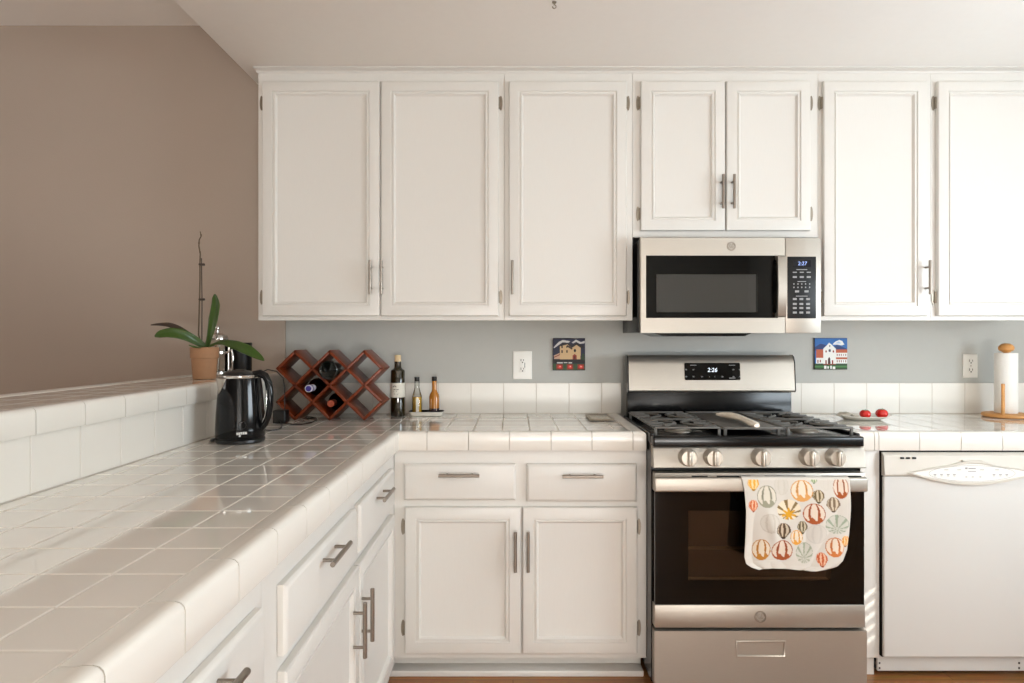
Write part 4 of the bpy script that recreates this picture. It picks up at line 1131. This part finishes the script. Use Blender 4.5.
mb = MB(); mb.lathe([(.0112, h_c2 - .004), (.0118, h_c2 - .003), (.0118, h_t2 - .001), (.011, h_t2), (.001, h_t2)], (x2, s1, zt2), 24); mb.build('cap', M['blackplastic'], t)

# trivet tile near the range
pts = [on_plane(px, py, ZC + .006) for px, py in ((584.6, 414.8), (610.5, 415.0), (615.6, 420.4), (590, 420.4))]
tx0, tx1, ty0, ty1 = .325, .430, 2.63, 2.79
t = thing('trivet', 'small framed flat tile trivet lying on the counter close to the range', 'trivet', ((tx0 + tx1) / 2, (ty0 + ty1) / 2, ZC))
mb = MB(); z0 = ZC + .001
for a0, a1, b0, b1 in ((tx0, tx1, ty0, ty0 + .010), (tx0, tx1, ty1 - .010, ty1), (tx0, tx0 + .010, ty0 + .010, ty1 - .010), (tx1 - .010, tx1, ty0 + .010, ty1 - .010)):
    mb.box(a0, a1, b0, b1, z0 + .002, z0 + .010, bev=.0008)
mb.build('frame', M['trivet_frame'], t)
mb = MB(); mb.box(tx0 + .009, tx1 - .009, ty0 + .009, ty1 - .009, z0 + .003, z0 + .0075, bev=.0006); mb.build('insert', M['napkin'], t)
mb = MB()
for a in (tx0 + .012, tx1 - .024):
    for b_ in (ty0 + .012, ty1 - .024): mb.box(a, a + .012, b_, b_ + .012, z0, z0 + .0035)
mb.build('pads', M['dark'], t)

# ------------------------------------------------------------------ outlets and painted tiles on the wall
def wall_box(mb, x0, x1, z0, z1, d0, d1, bev=0): mb.box(x0, x1, YW - d1, YW - d0, z0, z1, bev)
def socket(parent, x, z, plate_m):
    mb = MB(); pts = [(x + .0165 * max(-.98, min(.98, 1.12 * math.cos(a))), z + .0140 * math.sin(a)) for a in [2 * PI * k / 28 for k in range(28)]]
    mb.prism(pts, lambda p, q, d: (p, YW - d, q), .004, .0078); s = mb.build('socket', plate_m, parent)
    mb = MB()
    wall_box(mb, x - .0085, x - .0055, z - .002, z + .009, .005, .0082); wall_box(mb, x + .0055, x + .0085, z - .001, z + .008, .005, .0082)
    mb.lathe([(.0034, -.0082), (.0034, -.005)], (x, YW, z - .0068), 10, axis='Y'); mb.build('slots', M['slot'], s)
def plate(label, px0, px1, py0, py1, decora):
    x0, x1, z0, z1 = X(px0, YW - .004), X(px1, YW - .004), Z(py1, YW - .004), Z(py0, YW - .004)
    x, z = (x0 + x1) / 2, (z0 + z1) / 2
    t = thing('wall_outlet', label, 'outlet', (x, YW, z))
    mb = MB(); panel(mb, lambda u, d, w: (u, YW - d, w), x0, x1, z0, z1, [(0, .0005), (0, .003), (.003, .0058), (.004, .006)]); mb.build('plate', M['whiteplastic'], t)
    if decora:
        mb = MB(); wall_box(mb, x - .0165, x + .0165, z - .0335, z + .0335, .004, .0078, .001); ins = mb.build('insert', M['whiteplastic'], t)
        for s in (-1, 1):
            mb = MB(); zz_ = z + s * .020
            wall_box(mb, x - .0085, x - .0058, zz_ - .001, zz_ + .009, .006, .0082); wall_box(mb, x + .0035, x + .0062, zz_, zz_ + .008, .006, .0082)
            mb.lathe([(.0034, -.0082), (.0034, -.005)], (x, YW, zz_ - .0068), 10, axis='Y'); mb.build('slots', M['slot'], ins)
        mb = MB(); wall_box(mb, x + .0085, x + .0125, z - .012, z + .012, .006, .0084); mb.build('test_buttons', M['grey_mark'], ins)
    else:
        for s in (-1, 1): socket(t, x, z + s * .0210, M['whiteplastic'])
        mb = MB(); mb.lathe([(.003, -.0068), (.0025, -.0072), (.0005, -.0072)], (x, YW, z), 12, axis='Y'); mb.build('screw', M['nickel'], t)
    return t
plate('wide white wall outlet above the backsplash beside the tile of a tan house', 513.0, 532.0, 351.2, 379.2, True)
plate('narrow white duplex wall outlet on the wall beside the paper towels', 963.2, 977.8, 354, 377.7, False)

def poly_in(p, pts):
    x, y = p; c = False; j = len(pts) - 1
    for i in range(len(pts)):
        (xi, yi), (xj, yj) = pts[i], pts[j]
        if (yi > y) != (yj > y) and x < (xj - xi) * (y - yi) / (yj - yi) + xi: c = not c
        j = i
    return c
def rc(x0, y0, x1, y1): return [(x0, y0), (x1, y0), (x1, y1), (x0, y1)]
def el(cx_, cy_, a, b_): return [(cx_ + a * math.cos(2 * PI * k / 14), cy_ + b_ * math.sin(2 * PI * k / 14)) for k in range(14)]
def painted_tile(label, px0, px1, py0, py1, base, shapes, box_):
    yt = YW - .012
    x0, x1, z0, z1 = X(px0, yt), X(px1, yt), Z(py1, yt), Z(py0, yt)
    t = thing('painted_tile', label, 'wall tile', ((x0 + x1) / 2, YW, (z0 + z1) / 2), 'painted house tiles')
    mb = MB(); panel(mb, lambda u, d, w: (u, YW - d, w), x0, x1, z0, z1, [(0, .0005), (0, .009), (.0015, .0108), (.002, .011)]); mb.build('tile_body', M['tile_edge'], t)
    mb = MB(); n = 110; cols = []; vs = []
    for j in range(n + 1):
        r = []
        for i in range(n + 1):
            u, w = i / n, j / n
            r.append(mb.v(x0 + .0015 + (x1 - x0 - .003) * u, YW - .0114, z1 - .0015 - (z1 - z0 - .003) * w))
            p = (box_[0] + (box_[2] - box_[0]) * u, box_[1] + (box_[3] - box_[1]) * w)
            c = base
            for col, pts in shapes:
                if poly_in(p, pts): c = col
            cols.append(c)
        vs.append(r)
    for a, b_ in zip(vs, vs[1:]):
        for i in range(n): mb.face([a[i], b_[i], b_[i + 1], a[i + 1]])
    o = mb.build('picture', M['painted'], t, smooth=False)
    ca = o.data.color_attributes.new('col', 'FLOAT_COLOR', 'POINT')
    for i, c in enumerate(cols): ca.data[i].color = (*lin(c), 1)
    return t
NV_, WH, TAN, BK, RD, GN = (24, 26, 52), (196, 192, 190), (196, 164, 122), (22, 18, 20), (132, 40, 26), (40, 66, 34)
sh = [(WH, [(545, 175), (600, 118), (640, 98), (720, 112), (700, 128), (640, 122), (600, 150), (550, 185)]), (WH, [(735, 125), (780, 95), (830, 120), (870, 108), (872, 132), (820, 140), (780, 118), (750, 135)]),
      (BK, [(595, 190), (620, 140), (690, 128), (745, 150), (790, 128), (860, 160), (850, 185), (720, 200)]), (TAN, [(612, 310), (612, 165), (690, 145), (722, 170), (722, 310)]), (TAN, [(722, 310), (722, 190), (785, 150), (828, 180), (826, 310)]),
      ((60, 38, 26), [(690, 150), (745, 185), (735, 200), (680, 165)]), (BK, rc(626, 160, 640, 184)), (BK, rc(626, 205, 642, 235)), (BK, rc(676, 160, 690, 182)), (BK, rc(676, 205, 692, 232)), (BK, el(768, 210, 12, 18)), (RD, [(742, 312), (744, 262), (765, 245), (786, 262), (788, 312)]),
      ((60, 26, 18), rc(760, 268, 772, 300)), ((188, 150, 126), [(548, 262), (608, 235), (612, 300), (552, 300)]), ((120, 50, 34), [(550, 275), (608, 248), (608, 258), (550, 286)]), (BK, rc(540, 303, 872, 345)), ((38, 58, 34), [(828, 300), (850, 235), (868, 250), (870, 315)]),
      (WH, rc(580, 333, 640, 343)), (WH, rc(650, 332, 690, 342)), (WH, rc(702, 333, 738, 343)), (GN, rc(540, 347, 872, 415))]
for c in (610, 717, 830): sh += [(RD, rc(c - 34, 352, c + 34, 408)), ((206, 60, 44), el(c, 380, 22, 18)), ((230, 190, 180), el(c + 2, 378, 6, 6))]
painted_tile('small painted tile of a tan house under dark sky, above the white backsplash', 552.8, 585.2, 338.2, 370.4, NV_, sh, (540, 83, 872, 415))
BL, OR = (36, 96, 164), (176, 84, 50); W2 = (226, 226, 222)
sh = [((30, 52, 104), [(92, 115), (130, 92), (165, 100), (215, 118), (250, 100), (322, 130), (322, 140), (92, 140)]), (W2, [(214, 100), (235, 78), (265, 66), (285, 74), (300, 98), (280, 104), (245, 98)]), ((170, 196, 220), [(228, 92), (260, 76), (280, 92), (255, 92)]),
      (OR, rc(100, 132, 156, 190)), (W2, rc(100, 190, 156, 232)), (RD, rc(108, 204, 116, 226)), (RD, rc(124, 204, 132, 222)), (OR, rc(238, 132, 322, 156)), (W2, rc(238, 156, 322, 188)), (OR, rc(238, 186, 322, 200)), (W2, rc(238, 200, 322, 230)),
      (GN, rc(90, 230, 322, 272)), ((64, 120, 60), rc(90, 246, 322, 258)), (W2, [(150, 240), (150, 128), (193, 85), (240, 128), (240, 240)]), ((60, 60, 80), el(196, 140, 9, 11)), (RD, el(170, 146, 6, 8)), (RD, el(222, 146, 6, 8)), ((60, 60, 70), el(196, 108, 5, 6)),
      ((70, 40, 34), [(182, 240), (184, 196), (192, 184), (200, 196), (202, 240)]), (RD, rc(164, 206, 174, 238)), (RD, rc(210, 206, 220, 238)), ((120, 60, 40), rc(150, 232, 240, 240)), (W2, rc(156, 246, 172, 268)), (W2, rc(178, 250, 190, 266)), (W2, rc(200, 246, 210, 268)), (W2, rc(216, 252, 236, 270))]
for k in range(5): sh.append((RD, rc(246 + k * 15, 164, 252 + k * 15, 178))); sh.append((RD, rc(246 + k * 15, 206, 252 + k * 15, 222)))
painted_tile('small painted tile of a white church under a bright blue sky', 814.6, 847.6, 338.0, 369.6, BL, sh, (90, 55, 320, 270))

# ------------------------------------------------------------------ platter, napkin, tomatoes
py_ = 2.70; pcx = X(862, py_); zp = ZC + .0012
t = thing('platter', 'shallow white oval platter on the counter beside the range', 'plate', (pcx, py_, zp))
def oval(a, b_, h, n=48):
    return [(pcx + a * math.copysign(abs(math.cos(q)) ** .92, math.cos(q)), py_ + b_ * math.sin(q), zp + h + (.006 * (abs(math.cos(q)) ** 6) if h > .006 else 0)) for q in [2 * PI * k / n for k in range(n)]]
mb = MB(); mb.loops([oval(.070, .045, 0), oval(.078, .050, .001), oval(.100, .066, .009), oval(.1195, .080, .0155), oval(.1195, .080, .0172), oval(.098, .064, .0115), oval(.075, .048, .0045)]); o = mb.build('platter_body', M['dish'], t)
def tomato(label, px, py, r):
    yy = 2.665; x, z = X(px, yy), zp + .0055 + r * .92
    t = thing('tomato', label, 'tomato', (x, yy, zp + .005), 'tomatoes on the platter')
    mb = MB()
    seg, rn = 32, 18; rings = []
    for i in range(rn + 1):
        th = PI * i / rn; rr = math.sin(th) * r; h = -math.cos(th) * r * .84
        if i > rn * .75: h -= .22 * r * ((i - rn * .75) / (rn * .25)) ** 2
        rings.append([(x + max(rr, 1e-5) * (1 + .025 * math.cos(5 * a)) * math.cos(a), yy + max(rr, 1e-5) * (1 + .025 * math.cos(5 * a)) * math.sin(a), z + h) for a in [2 * PI * k / seg for k in range(seg)]])
    mb.loops(rings); mb.build('fruit', M['tomato'], t)
    mb = MB()
    for k in range(5):
        a = 2 * PI * k / 5 + .3
        mb.tube([(x, yy, z + r * .64), (x + .4 * r * math.cos(a), yy + .4 * r * math.sin(a), z + r * .76), (x + .62 * r * math.cos(a), yy + .62 * r * math.sin(a), z + r * .70)], [.0018, .0022, .0006], 6, flat=.4)
    mb.tube([(x, yy, z + r * .62), (x + .002, yy, z + r * .95)], .0015, 6); mb.build('calyx', M['calyx'], t)
tomato('red tomato on the platter, the one closer to the gas range', 865.3, 413, .0225)
tomato('red tomato on the platter, the one closer to the paper towels', 881.8, 412.5, .0245)
mb = MB(); rows = []
for i in range(15):
    row = []
    for j in range(11):
        u, w = i / 14, j / 10
        row.append(mb.v(pcx - .098 + .070 * u, py_ - .028 + .056 * w, zp + .013 + .014 * math.sin(PI * min(1, u * 1.1)) * (.6 + .4 * w) + .003 * math.sin(u * 14 + w * 5)))
    rows.append(row)
for a, b_ in zip(rows, rows[1:]):
    for i in range(10): mb.face([a[i], a[i + 1], b_[i + 1], b_[i]])
o = mb.build('napkin', M['napkin'], angle=80); sm = o.modifiers.new('thickness', 'SOLIDIFY'); sm.thickness = .003; tag(o, 'crumpled pale mottled napkin on the platter beside the tomatoes', 'napkin')

# ------------------------------------------------------------------ kitchen paper and its wooden holder
hy = 2.775; hx = X(1006, hy); zh = ZC + .0012
t = thing('paper_towel_holder', 'beech wood paper towel holder with round base and mushroom finial', 'paper towel holder', (hx, hy, zh))
mb = MB(); mb.lathe([(.001, 0), (.084, 0), (.090, .004), (.091, .010), (.088, .016), (.080, .0185), (.001, .0185)], (hx, hy, zh), 56); mb.build('base', M['beech'], t)
zt3 = Z(353, hy) - zh
mb = MB(); mb.lathe([(.010, .018), (.010, zt3 + .010), (.001, zt3 + .010)], (hx, hy, zh), 16); mb.build('post', M['beech'], t)
mb = MB(); fxs = 0
mb.lathe([(.010, zt3 + .0025), (.016, zt3 + .003), (.018, zt3 + .008), (.024, zt3 + .010), (.0285, zt3 + .015), (.030, zt3 + .021), (.0285, zt3 + .029), (.022, zt3 + .037), (.013, zt3 + .042), (.001, zt3 + .043)], (hx + .001, hy, zh), 32); mb.build('finial', M['beech'], t)
rx_, ry_ = X(1003, hy - .062), hy - .062
mb = MB(); mb.lathe([(.0068, .018), (.0068, .150), (.006, .1525), (.001, .153)], (rx_, ry_, zh), 14); mb.build('guide_rod', M['beech'], t)
r = .0430
rr = [(.020, .0192), (r - .001, .0192), (r, .0205), (r, zt3 - .001), (r - .001, zt3), (.020, zt3), (.0190, zt3 - .002), (.0190, .0215), (.020, .0192)]
mb = MB(); mb.lathe(rr, (hx, hy, zh), 56, cap=False); o = mb.build('paper_towel_roll', M['paper']); tag(o, 'white roll of paper towels on the wooden holder', 'paper towels')

# small hook in the kitchen ceiling
hk = 2.075; hxk = X(554.3, hk)
mb = MB(); mb.lathe([(.008, 0), (.007, -.003), (.0022, -.004), (.0022, -.010)], (hxk, hk, ZK - .0005), 14); mb.tube([(hxk + .006 * math.sin(a) , hk, ZK - .016 + .006 * math.cos(a)) for a in [PI * 1.5 * k / 10 for k in range(11)]], .0018, 8)
o = mb.build('ceiling_hook', M['hinge']); tag(o, 'tiny dark metal hook in the kitchen ceiling at the top edge', 'hook')
